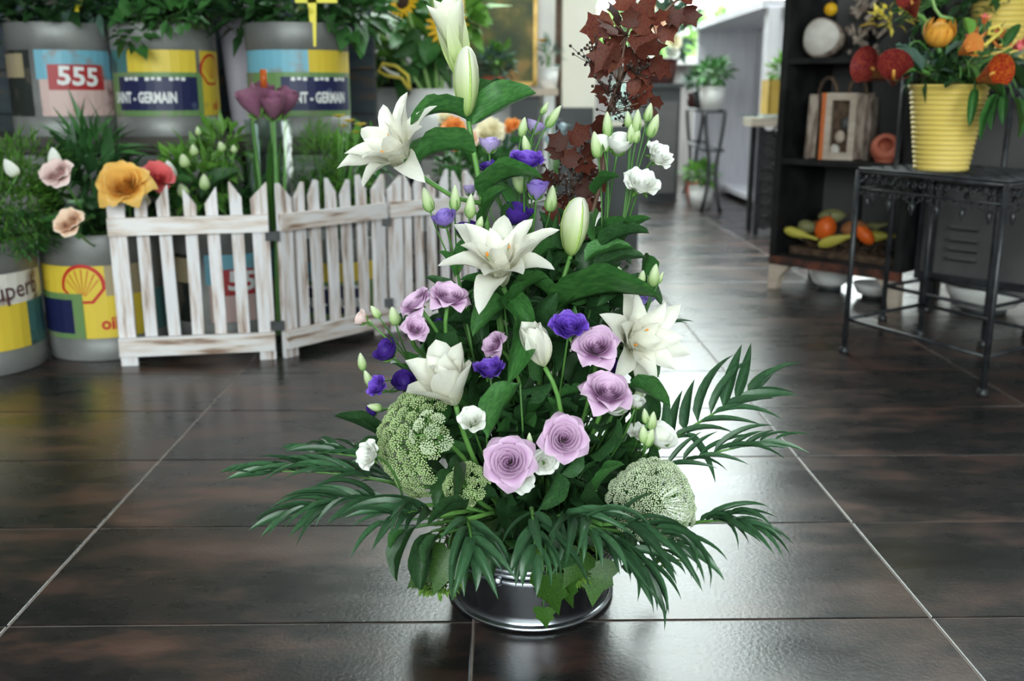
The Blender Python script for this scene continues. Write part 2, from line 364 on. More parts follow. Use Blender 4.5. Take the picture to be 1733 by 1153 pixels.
def stem(parent, pts, r, m='stem_green', name='stem', n=6):
    return part(name, MB().tube([p - V((0, 0, 0)) for p in pts], r, n).mesh(name, m), parent)
ROSES = {}
def rose_set(m, n=26, tip=.1, openess=1.0, wav=.04):
    key = (m, n, tip, openess, wav)
    if key in ROSES: return ROSES[key]
    out = []; rnd = random.Random(n * 7 + int(openess * 10)); k = -1
    rings = [(3, .08), (3, .19), (3, .31), (4, .44), (4, .58)] if n >= 24 else [(3, .13), (4, .32), (4, .52)]
    for j, (cnt, R) in enumerate(rings):
        t = j / (len(rings) - 1); off = j * 1.9
        for i in range(cnt):
            p1 = rnd.uniform(0, 6); ph0 = off + i * 2 * math.pi / cnt + rnd.uniform(-.12, .12); sp = 2 * math.pi / cnt * .72; H = .74 + .1 * t + rnd.uniform(-.03, .03); lip = (.02 + .07 * t) * (.5 + .5 * openess)
            def fn(u, v, R=R, H=H, sp=sp, lip=lip, t=t, ph0=ph0, p1=p1):
                vm = v * (1 - .13 * abs(u) ** 3); e = max(0, vm - .72) / .28
                rr = R * (.34 + .66 * min(1, vm * 1.2) ** .8) + .055 * u + lip * e * e
                rr *= 1 + wav * math.sin(u * 4 + p1) * v; z = .05 + (H - .05) * vm - lip * .5 * e ** 3
                ang = ph0 + u * sp * (.55 + .45 * min(1, v * 1.6)); return V((rr * math.cos(ang), rr * math.sin(ang), z))
            out.append(MB().grid(fn, 8, 7).mesh('petal', m))
    nout = max(5, n - sum(c for c, _ in rings))
    for i in range(nout):
        t = i / max(1, nout - 1); p1 = rnd.uniform(0, 6); R = .74 + .14 * openess + .17 * t; zt = .80 - .34 * t * (.35 + .65 * openess); sp = .82; dr_ = (.05 + .13 * t) * openess
        ph0 = i * (2.39996 if nout > 6 else 2 * math.pi * 2 / 5 + .12) + rnd.uniform(-.12, .12)
        def fn(u, v, R=R, zt=zt, sp=sp, t=t, ph0=ph0, p1=p1, dr_=dr_):
            vm = v * (1 - .18 * abs(u) ** 2.5 + tip * max(0, 1 - abs(u) * 1.6) ** 1.5); e = max(0, vm - .7) / .3
            rr = .1 + (R - .1) * vm ** .92; z = zt * min(1, vm * 1.08) ** .8 - dr_ * e ** 2 + .05 * u * u * v
            z += wav * 1.5 * math.sin(u * 7 + p1) * v * v; rr += wav * .6 * math.sin(u * 5 + p1 * 2) * v
            ang = ph0 + u * sp * (.4 + .6 * min(1, v * 1.5)) + .06 * u * 0; rr *= 1 + .04 * u; return V((rr * math.cos(ang), rr * math.sin(ang), z))
        out.append(MB().grid(fn, 10, 8).mesh('petal', m))
    ROSES[key] = out; return out
def rose(parent, pos, d, diam, m, n=26, tip=.1, openess=1.0, wav=.04, roll=0, sepals=True, zoff=.45):
    s = diam / 2 / 1.06; d = V(d).normalized(); M = bloomM(pos - d * s * zoff, d, s, roll)
    for me in rose_set(m, n, tip, openess, wav): part('petal', me, parent, M)
    if sepals:
        for k in range(5):
            a = k * 1.2566; sd = (M.to_3x3() @ V((math.cos(a), math.sin(a), 0))).normalized(); b0 = pos - d * s * (zoff - .02)
            leaf(parent, b0, b0 + sd * s * .6 + d * s * .08, s * .22, 'leaf_light', 'lance', .4, droop=-d, name='sepal')
    return pos - d * s * zoff
CUPS = {}
def cup_set(m, n=6, h=1.7, flare=.12, wav=.05):
    key = (m, n, h, flare)
    if key in CUPS: return CUPS[key]
    out = []; rnd = random.Random(n + int(h * 10))
    for i in range(n):
        t = i / (n - 1); ph0 = i * 2.39996; R = .55 + .45 * t; p1 = rnd.uniform(0, 6)
        def fn(u, v, R=R, ph0=ph0, t=t, p1=p1):
            vm = v * (1 - .22 * abs(u) ** 3)
            rr = R * (.16 + .84 * math.sin(min(vm * 1.9, 1.57)) ** .9) * (1 + .05 * u) - .12 * max(0, vm - .6) * (1 - t) + flare * t * max(0, vm - .75) * 4 * R
            rr *= 1 + wav * math.sin(u * 4 + p1) * v
            ang = ph0 + u * 1.25; return V((rr * math.cos(ang), rr * math.sin(ang), h * vm * (.94 + .06 * math.sin(p1))))
        out.append(MB().grid(fn, 7, 6).mesh('petal', m))
    CUPS[key] = out; return out
def cupflower(parent, pos, d, diam, m, n=6, h=1.7, flare=.12, roll=0):
    s = diam / 2; d = V(d).normalized(); M = bloomM(pos - d * s * h / 2, d, s, roll)
    for me in cup_set(m, n, h, flare): part('petal', me, parent, M)
    b0 = pos - d * s * h / 2
    for k in range(5):
        a = k * 1.2566; sd = (M.to_3x3() @ V((math.cos(a), math.sin(a), 0))).normalized()
        leaf(parent, b0, b0 + sd * s * .75 + d * s * .7, s * .2, 'leaf_light', 'lance', .4, droop=-sd, name='sepal')
    return b0
BUD = {}
def bud(parent, pos, d, L, W, m='bud_green', roll=0, name='bud'):
    if m not in BUD:
        pr = [(.02, 0), (.32, .06), (.46, .2), (.5, .38), (.44, .58), (.3, .78), (.14, .93), (.02, 1)]
        BUD[m] = MB().lathe(pr, 12, wob=lambda g, z: 1 + .09 * math.cos(3 * g + z * 3)).mesh('bud', m)
    d = V(d).normalized(); M = Matrix.Translation(pos - d * L / 2) @ frame(d, (1, .1, 0)).to_4x4() @ Matrix.Diagonal((W, W, L, 1))
    o = part(name, BUD[m], parent, M); b0 = pos - d * L / 2
    for k in range(4):
        a = k * 1.5708 + roll; R = frame(d, (1, .1, 0)); sd = R @ V((math.cos(a), math.sin(a), 0))
        leaf(parent, b0, b0 + sd * W * .42 + d * L * .5, W * .18, 'stem_green', 'lance', .35, droop=-sd, name='sepal')
    return b0
LILY = {}
def lily_set(kind):
    if kind in LILY: return LILY[kind]
    out = []
    if kind == 'open':
        for i in range(6): out.append((strap('petal', 'petal_lily', 1.18, .36, .2, (1.55, 2.15, 1.75)[i % 3] + .12 * math.sin(i * 2.1), cup=.35, a=.8, b=.85, rip=.16, seed=i, nu=6, nv=12), i * 1.0472 + .18 * math.sin(i * 3)))
        for i in range(7): out.append((strap('petal', 'petal_lily', 1.05, .34, .15, 1.15 + .3 * math.sin(i * 1.7), cup=.4, a=.85, b=.8, rip=.2, seed=20 + i, nu=6, nv=12), i * .8976 + .4 + .15 * math.sin(i * 5)))
        for i in range(5): out.append((strap('petal', 'petal_lily', .85, .27, .08, .6 + .3 * math.sin(i * 1.3), cup=.5, a=.85, b=.75, rip=.2, seed=40 + i, nu=4, nv=10), i * 1.2566 + .3))
    elif kind == 'half':
        for i in range(6): out.append((strap('petal', 'petal_lily', 1.1, .5, .55, .3 + .45 * (i % 2) + .3 * math.sin(i), cup=.55, a=.75, b=.65, rip=.08, seed=i, nu=6), i * 1.0472))
        for i in range(6): out.append((strap('petal', 'petal_lily', .95, .42, .35, .1 + .35 * math.sin(i * 1.7), cup=.5, a=.8, b=.7, rip=.1, seed=9 + i, nu=6), i * 1.0472 + .5))
    elif kind == 'tulip':
        for i in range(6): out.append((strap('petal', 'petal_lily', 1.1, .62, .62 - .08 * (i % 2), -.30 + (.5 if i == 1 else .06 * (i % 3)), cup=.75, a=.7, b=.5, seed=i, nu=6), i * 1.0472))
        for i in range(4): out.append((strap('petal', 'petal_lily', 1.0, .5, .45, -.3, cup=.7, a=.7, b=.5, seed=i + 7, nu=6), i * 1.5708 + .4))
    elif kind == 'flute':
        for i in range(6): out.append((strap('petal', 'petal_lilybud', 1.15, .40, .22, .26 if i % 2 else .1, cup=.6, a=.6, b=.42, seed=i, nu=6), i * 1.0472))
    LILY[kind] = out; return out
def lily(parent, pos, d, size, kind, roll=0, anthers=True):   # pos: base of the bloom; size: petal length
    d = V(d).normalized(); M = bloomM(pos, d, size, roll)
    for me, a in lily_set(kind): part('petal', me, parent, M @ Matrix.Rotation(a, 4, 'Z'))
    if anthers:
        mb = MB()
        for k in range(2):
            a = k * 2.6 + .4; e = V((.16 * math.cos(a), .16 * math.sin(a), .6)); mb.cur = 0; mb.tube([V((0, 0, .1)), e * .6, e], .012, 4); mb.cur = 1; mb.ball(e, .035, 5, 4, (.6, .6, 1.3))
        part('stamen', mb.mesh('stamen', ['stem_pale', 'anther']), parent, M)
    return pos
LB = {}
def lilybud(parent, base, tip, W, m='petal_lilybud'):
    if m not in LB:
        pr = [(.08, 0), (.2, .04), (.33, .15), (.44, .32), (.5, .5), (.46, .7), (.34, .87), (.18, .97), (.03, 1)]
        LB[m] = MB().lathe(pr, 18, wob=lambda g, z: 1 + .10 * math.cos(3 * g)).mesh('bud', m)
        mb = MB()
        for k in range(3):
            a = k * 2.0944
            mb.tube([V((math.cos(a) * r * 1.07, math.sin(a) * r * 1.07, z)) for r, z in pr[1:-1]], [.012, .03, .045, .045, .04, .03, .01], 5)
        LB[m + 'r'] = mb.mesh('bud_rib', 'bud_stripe')
    M = Matrix.Translation(base) @ frame(tip - base, (.3, -1, 0)).to_4x4() @ Matrix.Diagonal((W, W, (tip - base).length, 1))
    o = part('bud', LB[m], parent, M); sub('bud_rib', LB[m + 'r'], o)
    return base
def frond(parent, A, B, n, L, W, beta=.3, m='leaf_palm', spread=.75, droop=.35, nrm=(0, 0, 1), t0=.18, seed=1, lb=.3, taper=.55):
    rnd = random.Random(seed); A = V(A); B = V(B); ch = B - A; nrm = V(nrm); nrm = (nrm - ch * nrm.dot(ch) / ch.length_squared).normalized()
    ctrl = (A + B) / 2 + nrm * ch.length * math.tan(beta) * .5
    pts = bez(A, ctrl, B, 10); stem(parent, pts, [.0026 - .0019 * i / 10 for i in range(11)], 'stem_green', 'rachis', 5)
    for i in range(n):
        t = t0 + (1 - t0) * i / (n - 1)
        for sgn in ((-1, 1) if i < n - 1 else (0,)):
            p = A * (1 - t) ** 2 + ctrl * 2 * t * (1 - t) + B * t * t
            tg = ((ctrl - A) * (1 - t) + (B - ctrl) * t).normalized(); sd = tg.cross(nrm).normalized()
            spr = spread * (1 - .55 * t) + rnd.uniform(-.22, .22); ll = L * (1 - taper * abs(t - .45) * 1.3) * rnd.uniform(.8, 1.25)
            d = tg * math.cos(spr) + sd * sgn * math.sin(spr) + V((0, 0, -1)) * droop * rnd.uniform(.3, 1.6) + nrm * .12
            leaf(parent, p, p + d.normalized() * ll, W * rnd.uniform(.8, 1.15), m, 'palm', lb if rnd.random() < .6 else lb * 1.9, name='leaflet', twist=rnd.uniform(-.7, .7))
def foliage(parent, c, rad, n, L, W, m, seed=0, up=.3, name='foliage', stemmat=None):
    rnd = random.Random(seed); mb = MB(); c = V(c)
    for i in range(n):
        d = V((rnd.gauss(0, 1), rnd.gauss(0, 1), rnd.gauss(0, 1))).normalized(); k = rnd.uniform(.35, 1) ** .6
        p = c + V((d.x * rad[0], d.y * rad[1], d.z * rad[2])) * k
        dd = d + V((rnd.uniform(-.6, .6), rnd.uniform(-.6, .6), rnd.uniform(-.6, .6) + up))
        mb.leafq(p, dd, V((rnd.uniform(-.6, .6), rnd.uniform(-.6, .6), 1)), L * rnd.uniform(.6, 1.3), W * rnd.uniform(.7, 1.2))
    return part(name, mb.mesh(name, m), parent, kind='stuff')
# ================================================================== THE SETTING
X0, X1, Y0, Y1, CEIL = -3.6, 3.6, -3.2, 8.6, 3.5
org = G(14, 1060); e2 = G(1587, 1060); TW = (e2 - org).length / 2; TD = TW / 2
ANG = math.atan((866.5 - 836) / F_PX * CT)
ex = V((math.cos(ANG), math.sin(ANG), 0)); ey = V((-math.sin(ANG), math.cos(ANG), 0))
floor = struct('floor', MB().box(((X0 + X1) / 2, (Y0 + Y1) / 2, -.0515), (X1 - X0 + .2, Y1 - Y0 + .2, .1)).mesh('floor', 'grout', False))
def tilebox(mb, c, R=None):
    g = .0016; hx, hy = TW / 2 - g, TD / 2 - g; i = .0016
    vs = []
    for (z, k) in ((-.0015, 0), (-.0007, 0), (0, i)):
        vs += [V((sx * (hx - k), sy * (hy - k), z)) for sx, sy in ((-1, -1), (1, -1), (1, 1), (-1, 1))]
    if R: vs = [R @ v for v in vs]
    fs = [(a + j, a + (j + 1) % 4, a + 4 + (j + 1) % 4, a + 4 + j) for a in (0, 4) for j in range(4)] + [(8, 9, 10, 11)]
    mb.add([v + c for v in vs], fs)
mb = MB(); tilebox(mb, V((0, 0, 0))); TILE = mb.mesh('tile', 'stone_tile', False)
RT = Matrix.Rotation(ANG, 3, 'Z'); rest = MB(); ntile = 0
for r in range(-18, 30):
    for c in range(-9, 10):
        ctr = org + ex * (c + .5) * TW + ey * (r + .5) * TD
        if not (X0 - .3 < ctr.x < X1 + .3 and Y0 - .2 < ctr.y < Y1 + .1): continue
        zc = ctr.y * CT + CAM_H * ST
        vis = 0.75 < ctr.y < 5.0 and abs(ctr.x) < zc * .53 + .35
        if vis: part('tile', TILE, floor, T(ctr) @ RT.to_4x4()); ntile += 1
        else: tilebox(rest, ctr, RT)
part('tile_rest', rest.mesh('tile_rest', 'stone_tile', False), floor, kind='stuff')
SK = (-.7, 3.4, 3.6, 8.3)          # glazed roof over the back of the shop
mb = MB()
for (xa, xb, ya, yb) in ((X0, X1, Y0, SK[2]), (X0, X1, SK[3], Y1), (X0, SK[0], SK[2], SK[3]), (SK[1], X1, SK[2], SK[3])): mb.box(((xa + xb) / 2, (ya + yb) / 2, CEIL + .05), (xb - xa + .1, yb - ya + .02, .1))
struct('ceiling', mb.mesh('ceiling', 'ceiling_white', False))
o = struct('window_3', MB().box(((SK[0] + SK[1]) / 2, SK[2], CEIL + .04), (SK[1] - SK[0], .06, .12)).mesh('roof_bar', 'white_matte', False))
for i in range(7): x = SK[0] + (SK[1] - SK[0]) * i / 6; part('window_bar', MB().box((x, (SK[2] + SK[3]) / 2, CEIL + .04), (.05, SK[3] - SK[2], .1)).mesh('window_bar', 'white_matte', False), o)
for i in range(6): x = SK[0] + (SK[1] - SK[0]) * (i + .5) / 6; part('window_pane', MB().box((x, (SK[2] + SK[3]) / 2, CEIL + .06), ((SK[1] - SK[0]) / 6 - .04, SK[3] - SK[2], .006)).mesh('window_pane', 'clear_glass', False), o)
portal((SK[0] + SK[1]) / 2, (SK[2] + SK[3]) / 2, CEIL + .15, SK[1] - SK[0], SK[3] - SK[2], (0, 0, 0))
struct('wall_left', MB().box((X0 - .05, (Y0 + Y1) / 2, CEIL / 2), (.1, Y1 - Y0 + .2, CEIL)).mesh('wall_left', 'plaster', False))
struct('wall_right', MB().box((X1 + .05, (Y0 + Y1) / 2, CEIL / 2), (.1, Y1 - Y0 + .2, CEIL)).mesh('wall_right', 'plaster', False))
def wall_open(name, Y, ox0, ox1, oz0, oz1, m):
    mb = MB()
    for (a, b, c, d) in ((X0, ox0, 0, CEIL), (ox1, X1, 0, CEIL), (ox0, ox1, 0, oz0), (ox0, ox1, oz1, CEIL)):
        if b - a > .01 and d - c > .01: mb.box(((a + b) / 2, Y, (c + d) / 2), (b - a, .14, d - c))
    return struct(name, mb.mesh(name, m, False))
def window(name, Y, ox0, ox1, oz0, oz1, nx, nz, fm='white_matte'):
    o = struct(name, MB().box(((ox0 + ox1) / 2, Y - .06, oz0 - .02), (ox1 - ox0 + .1, .2, .04)).mesh('window_sill', fm, False))
    for i in range(nx + 1):
        x = ox0 + (ox1 - ox0) * i / nx; part('window_bar', MB().box((x, Y, (oz0 + oz1) / 2), (.05, .06, oz1 - oz0)).mesh('window_bar', fm, False), o)
    for i in range(nz + 1):
        z = oz0 + (oz1 - oz0) * i / nz; part('window_bar', MB().box(((ox0 + ox1) / 2, Y, z), (ox1 - ox0, .055, .05)).mesh('window_bar', fm, False), o)
    for i in range(nx):
        for k in range(nz):
            a, b = ox0 + (ox1 - ox0) * i / nx, ox0 + (ox1 - ox0) * (i + 1) / nx; c, d = oz0 + (oz1 - oz0) * k / nz, oz0 + (oz1 - oz0) * (k + 1) / nz
            part('window_pane', MB().box(((a + b) / 2, Y + .01, (c + d) / 2), (b - a - .03, .006, d - c - .03)).mesh('window_pane', 'clear_glass', False), o)
WB = (-.6, 3.4, .95, 3.35)
wall_open('wall_back', Y1 + .07, *WB, 'plaster'); window('window_1', Y1 + .07, *WB, 4, 2)
WF = (-2.6, 2.4, .7, 3.0)
wall_open('wall_front', Y0 - .07, *WF, 'plaster'); window('window_2', Y0 - .07, *WF, 4, 1, 'black_paint')
portal((WB[0] + WB[1]) / 2, Y1 + .2, (WB[2] + WB[3]) / 2, WB[1] - WB[0], WB[3] - WB[2], (-math.pi / 2, 0, 0))
portal((WF[0] + WF[1]) / 2, Y0 - .2, (WF[2] + WF[3]) / 2, WF[1] - WF[0], WF[3] - WF[2], (math.pi / 2, 0, 0))
struct('trim_9', MB().box((0, 20, -.12), (60, 22, .1)).mesh('outdoor_ground', 'paving', False))
struct('trim_8', MB().box((0, -12, -.12), (60, 17, .1)).mesh('outdoor_ground', 'paving', False))
hd = thing('garden_hedge', 'light green hedge in the garden outside the tall window', 'hedge', (2, 13, 0))
part('hedge_core', MB().box((2, 13.2, .7), (9, .8, 1.4)).mesh('hedge_core', 'hedge', False), hd)
foliage(hd, (2, 12.9, .9), (4.6, .7, .75), 1500, .3, .16, 'hedge', 3)
# dark plank partition behind the oil cans
wp = struct('wall_planks', MB().box((-2.03, 3.62, .9), (3.1, .04, 1.8)).mesh('wall_planks', 'black_paint', False))
PL = {}
for i in range(12):
    for j, (xa, xb) in enumerate(((-3.58, -2.3), (-2.3, -1.12), (-1.12, -.48))):
        me = PL.get(j)
        if me is None: me = PL[j] = MB().box((0, 0, 0), (xb - xa - .004, .02, .143)).mesh('plank', 'plank_blue', False)
        part('plank', me, wp, T(((xa + xb) / 2, 3.59 + .003 * ((i * 7 + j * 3) % 3), .076 + i * .15)))
# painting partition, pillar
pa = P(640, 100, 5.0).x; pb = P(946, 100, 5.0).x
struct('wall_partition', MB().box(((pa + pb) / 2, 5.05, .68), (pb - pa, .1, 1.36)).mesh('wall_partition', 'white_matte', False))
struct('trim_3', MB().box((P(945, 100, 4.93).x, 4.93, .68), (.03, .08, 1.36)).mesh('edge_post', 'stem_brown', False))
qa = P(952, 100, 4.75).x; qb = P(1009, 100, 4.75).x; pz = P(980, 182, 4.75).z
pil = struct('trim_1', MB().box(((qa + qb) / 2, 4.86, CEIL / 2), (qb - qa, .22, CEIL)).mesh('pillar', 'cream_wall', False))
part('plinth', MB().box(((qa + qb) / 2 - .015, 4.84, pz / 2), (qb - qa + .01, .25, pz)).mesh('plinth', 'dark_plinth', False), pil)
# ================================================================== OIL CANS
def text_mesh(s, size, m, bold=0.0):
    c = bpy.data.curves.new('t', 'FONT'); c.body = s; c.size = size; c.align_x = 'CENTER'; c.align_y = 'CENTER'; c.offset = bold; c.resolution_u = 2
    o = bpy.data.objects.new('t', c); COL.objects.link(o); dg = bpy.context.evaluated_depsgraph_get()
    me = bpy.data.meshes.new_from_object(o.evaluated_get(dg)); bpy.data.objects.remove(o); bpy.data.curves.remove(c)
    bm = bmesh.new(); bm.from_mesh(me); bmesh.ops.subdivide_edges(bm, edges=[e for e in bm.edges if e.calc_length() > size * .2], cuts=1); bmesh.ops.triangulate(bm, faces=bm.faces); bm.to_mesh(me); bm.free()
    me.materials.clear(); me.materials.append(MATS[m]); return me
CR, CH = .152, .325
def onto(me, r, ang, z, sx=1.0, tilt=0.0):     # wrap flat xy mesh on a cylinder, ang 0 faces the viewer (-y)
    for v in me.vertices:
        x = (v.co.x * math.cos(tilt) - v.co.y * math.sin(tilt)) * sx; y = v.co.x * math.sin(tilt) + v.co.y * math.cos(tilt)
        a = ang + x / r; v.co = (r * math.sin(a), -r * math.cos(a), z + y)
    return me
def patch(r, a0, a1, z0, z1, m, name='painted_panel', n=None):
    n = n or max(2, int(abs(a1 - a0) / .16)); mb = MB(); vs = []
    for i in range(n + 1):
        a = a0 + (a1 - a0) * i / n
        for rr, z in ((r - .003, z0), (r, z0), (r, z1), (r - .003, z1)): vs.append(V((rr * math.sin(a), -rr * math.cos(a), z)))
    fs = [(4 * i + k, 4 * i + k + 4, 4 * i + k + 5, 4 * i + k + 1) for i in range(n) for k in range(3)] + [(0, 1, 2, 3), (4 * n + 3, 4 * n + 2, 4 * n + 1, 4 * n)]
    return mb.add(vs, fs).mesh(name, m, False)
def can(center, label, panels, rot=0, s=1.0):
    t = thing('oil_can_planter', label, 'planter', center, 'cut oil cans used as planters'); rot += math.atan2(-center.x, center.y); M = T(center) @ Matrix.Rotation(rot, 4, 'Z') @ Matrix.Scale(s, 4)
    pr = [(0, 0), (CR - .002, 0), (CR, .004), (CR, .058), (CR - .003, .06), (CR - .003, .248), (CR, .25), (CR, CH - .003), (CR - .002, CH), (CR - .006, CH), (CR - .006, CH - .05), (0, CH - .05)]
    part('body', MB().lathe(pr, 40).mesh('body', 'zinc_dull'), t, M)
    mb = MB(); mb.disc(CR - .007, CH - .045, 24); part('soil', mb.mesh('soil', 'soil'), t, M)
    last = None
    for (nm, me) in panels:
        if nm in ('numeral', 'lettering', 'faded_letter', 'emblem_ray') and last: sub(nm, me, last)
        else: last = part(nm, me, t, M)
    return t
zA, zB = .0605, .2475
def shell(r, ang, z, s, red='ink_red', yel='can_yellow', cut=None):
    def fan(k, n=18, a0=-.15, a1=math.pi + .15): return [(math.cos(a0 + (a1 - a0) * i / n) * k, math.sin(a0 + (a1 - a0) * i / n) * k) for i in range(n + 1)]
    def body(k): return fan(k) + [(-.42 * k, -.62 * k), (-.42 * k, -.8 * k), (.42 * k, -.8 * k), (.42 * k, -.62 * k)]
    def flat(poly, m, rr):
        me = bpy.data.meshes.new('emblem'); bm = bmesh.new(); vs = [bm.verts.new((x * s, y * s, 0)) for x, y in poly]; bm.faces.new(vs)
        bmesh.ops.triangulate(bm, faces=bm.faces); bmesh.ops.subdivide_edges(bm, edges=bm.edges, cuts=1); bm.to_mesh(me); bm.free(); me.materials.append(MATS[m]); return onto(me, rr, ang, z)
    out = [('emblem', flat(body(1), red, r + .0006)), ('emblem', flat([(x, y) for x, y in body(.84)], yel, r + .0012))]
    for k in range(7):
        a = math.pi * (.12 + .76 * k / 6); d = (math.cos(a), math.sin(a)); p = (-d[1], d[0]); w = .028
        out.append(('emblem_ray', flat([(d[0] * .78 + p[0] * w, d[1] * .78 + p[1] * w), (d[0] * .78 - p[0] * w, d[1] * .78 - p[1] * w), (d[0] * .1 - p[0] * w * .4, -.5 + d[1] * .1 - p[1] * .01), (d[0] * .1 + p[0] * w * .4, -.5 + d[1] * .1 + p[1] * .01)], red, r + .0018)))
    return out
pr_ = CR + .0005
def pans_555():
    return [('painted_panel', patch(pr_, -1.5, -.62, zA, zB, 'can_dark')), ('painted_panel', patch(pr_ + .001, -1.45, -.75, .17, zB - .01, 'can_beige')),
            ('painted_panel', patch(pr_, -.5, 1.5, .165, zB, 'can_blue')), ('painted_panel', patch(pr_, -.45, 1.5, zA, .165, 'can_pink')),
            ('painted_panel', patch(pr_ + .001, -.28, .78, .135, .207, 'can_red')), ('numeral', onto(text_mesh('555', .072, 'ink_white', .0022), pr_ + .0018, .27, .171, 1.12, -.05))]
def pans_sg(a, right=True, tx=0.0):
    out = [('painted_panel', patch(pr_, -1.3, -.75 if right else .2, .185, zB, 'can_blue' if not right else 'can_teal')), ('painted_panel', patch(pr_, -.75 if right else .2, .6 if right else 1.5, .185, zB, 'can_yellow')),
           ('painted_panel', patch(pr_, -1.4, .72 if right else 1.5, zA, .185, 'can_green')),
           ('painted_panel', patch(pr_ + .001, a, a + 1.62, .077, .172, 'can_navy')),
           ('lettering', onto(text_mesh('SAINT - GERMAIN', .042, 'ink_white', .0016), pr_ + .0018, tx, .112, .62)),
           ] + [('faded_letter', patch(pr_ + .0022, a + .2 + k * .11, a + .2 + k * .11 + .075, .161 + .002 * (k % 2), .171, 'ink_white', 'faded_letter', 1)) for k in range(11) if k not in (3, 7)]
    if right: out += [('painted_panel', patch(pr_, .72, 1.5, zA, .248, 'can_yellow'))] + shell(pr_, 1.0, .19, .05) + [('lettering', onto(text_mesh('oil', .036, 'ink_red', .001), pr_ + .0015, 1.08, .09, .8))]
    return out
BZ = P(110, 232, 3.0).z             # bench top
def on_bench(px, Y=3.12): p = P(px, 228, Y); return V((p.x, Y, BZ))
can(on_bench(118), 'oil can planter with a red panel numbered 555, on the dark bench', pans_555(), 0, 1.0)
can(on_bench(289), 'oil can planter with navy name panel and yellow shell strip, on the dark bench', pans_sg(-1.03, True, -.5), 0, 1.0)
can(on_bench(510), 'oil can planter with pale blue and yellow panels above navy lettering, on the dark bench', pans_sg(-.34, False, .36), 0, 1.0)
cA = P(-25, 640, G(10, 645).y + CR); cA.z = 0
can(cA, 'oil can planter with a white lettered band over yellow and teal, on the floor', [
    ('painted_panel', patch(pr_, -1.5, 1.5, .172, zB, 'can_white')), ('painted_panel', patch(pr_, -1.5, .82, zA, .172, 'can_yellow')), ('painted_panel', patch(pr_, .82, 1.55, zA, .172, 'can_teal')),
    ('lettering', onto(text_mesh('superb', .064, 'ink_dark', .0006), pr_ + .0012, .62, .205, .9, .06))])
cB = P(190, 600, G(182, 616).y + CR + .02); cB.z = 0
can(cB, 'oil can planter with red and yellow shell emblem beside the picket fence', [
    ('painted_panel', patch(pr_, -1.5, -.2, zA, zB, 'can_yellow')), ('painted_panel', patch(pr_, -.2, .4, zA, zB, 'can_yellow')), ('painted_panel', patch(pr_ + .001, .0, .7, .17, zB, 'can_beige')),
    ('painted_panel', patch(pr_, .7, 1.5, zA, .17, 'can_teal')), ('painted_panel', patch(pr_, .4, .7, zA, .17, 'can_yellow'))] + shell(pr_, -.36, .197, .056) +
    [('painted_panel', patch(pr_ + .002, -1.35, -.38, zA, .178, 'can_green')), ('painted_panel', patch(pr_ + .003, -1.3, -.56, .074, .162, 'can_navy')), ('lettering', onto(text_mesh('oil', .046, 'ink_red', .0014), pr_ + .0012, .02, .098, .95))])
cC = P(388, 560, 2.80); cC.z = 0
can(cC, 'oil can planter with blue and red panels standing behind the picket fence', pans_555(), .15)
cD = P(580, 560, 2.87); cD.z = 0
can(cD, 'oil can planter with yellow panel behind the angled fence panel', pans_sg(-.4, False, .4), -.6, .85)
cE = P(805, 480, 3.3); cE.z = 0
can(cE, 'oil can planter behind the fence holding cream and orange roses', pans_555(), .9)
# ================================================================== DARK BENCH with zinc crates
bx0, bx1 = P(-160, 240, 2.97).x, P(598, 240, 2.97).x
b = thing('display_bench', 'long dark plank bench carrying three oil cans', 'bench', ((bx0 + bx1) / 2, 3.1, 0))
for k in range(3): part('plank', MB().box(((bx0 + bx1) / 2, 2.97 + .08 + k * .165, BZ - .014), (bx1 - bx0, .16, .028)).mesh('plank', 'dark_wood', False), b)
for x in (bx0 + .04, (bx0 + bx1) / 2 - .05, bx1 - .3):
    for y in (3.01, 3.43): part('leg', MB().box((x, y, (BZ - .028) / 2), (.045, .045, BZ - .028)).mesh('leg', 'dark_wood', False), b)
part('apron', MB().box(((bx0 + bx1) / 2, 3.0, BZ - .034), (bx1 - bx0, .02, .022)).mesh('apron', 'dark_wood', False), b)
def crate(pxa, pxb, label, ribs):
    xa, xb = P(pxa, 300, 3.04).x, P(pxb, 300, 3.04).x; h = BZ - .055
    t = thing('zinc_crate', label, 'crate', ((xa + xb) / 2, 3.19, 0))
    mb = MB(); c = (xa + xb) / 2
    for d in ((0, 3.05, xb - xa, .006), (0, 3.36, xb - xa, .006)): mb.box((c, d[1], h / 2), (d[2], d[3], h))
    mb.box((xa, 3.205, h / 2), (.006, .31, h)); mb.box((xb, 3.205, h / 2), (.006, .31, h)); mb.box((c, 3.205, .004), (xb - xa, .31, .008))
    part('body', mb.mesh('body', 'zinc_dull', False), t)
    for k in range(ribs): part('rib', MB().box((c, 3.044, h - .04 - k * .045), (xb - xa, .01, .012)).mesh('rib', 'zinc_dull', False), t)
    part('rim', MB().box((c, 3.046, h - .006), (xb - xa + .012, .016, .014)).mesh('rim', 'zinc_dull', False), t)
crate(178, 408, 'plain grey zinc crate under the dark bench behind the orange rose', 0)
crate(440, 596, 'ribbed grey zinc crate under the dark bench behind the tulips', 4)
crate(-150, 165, 'grey zinc crate under the dark bench behind the fine leafed herb', 1)
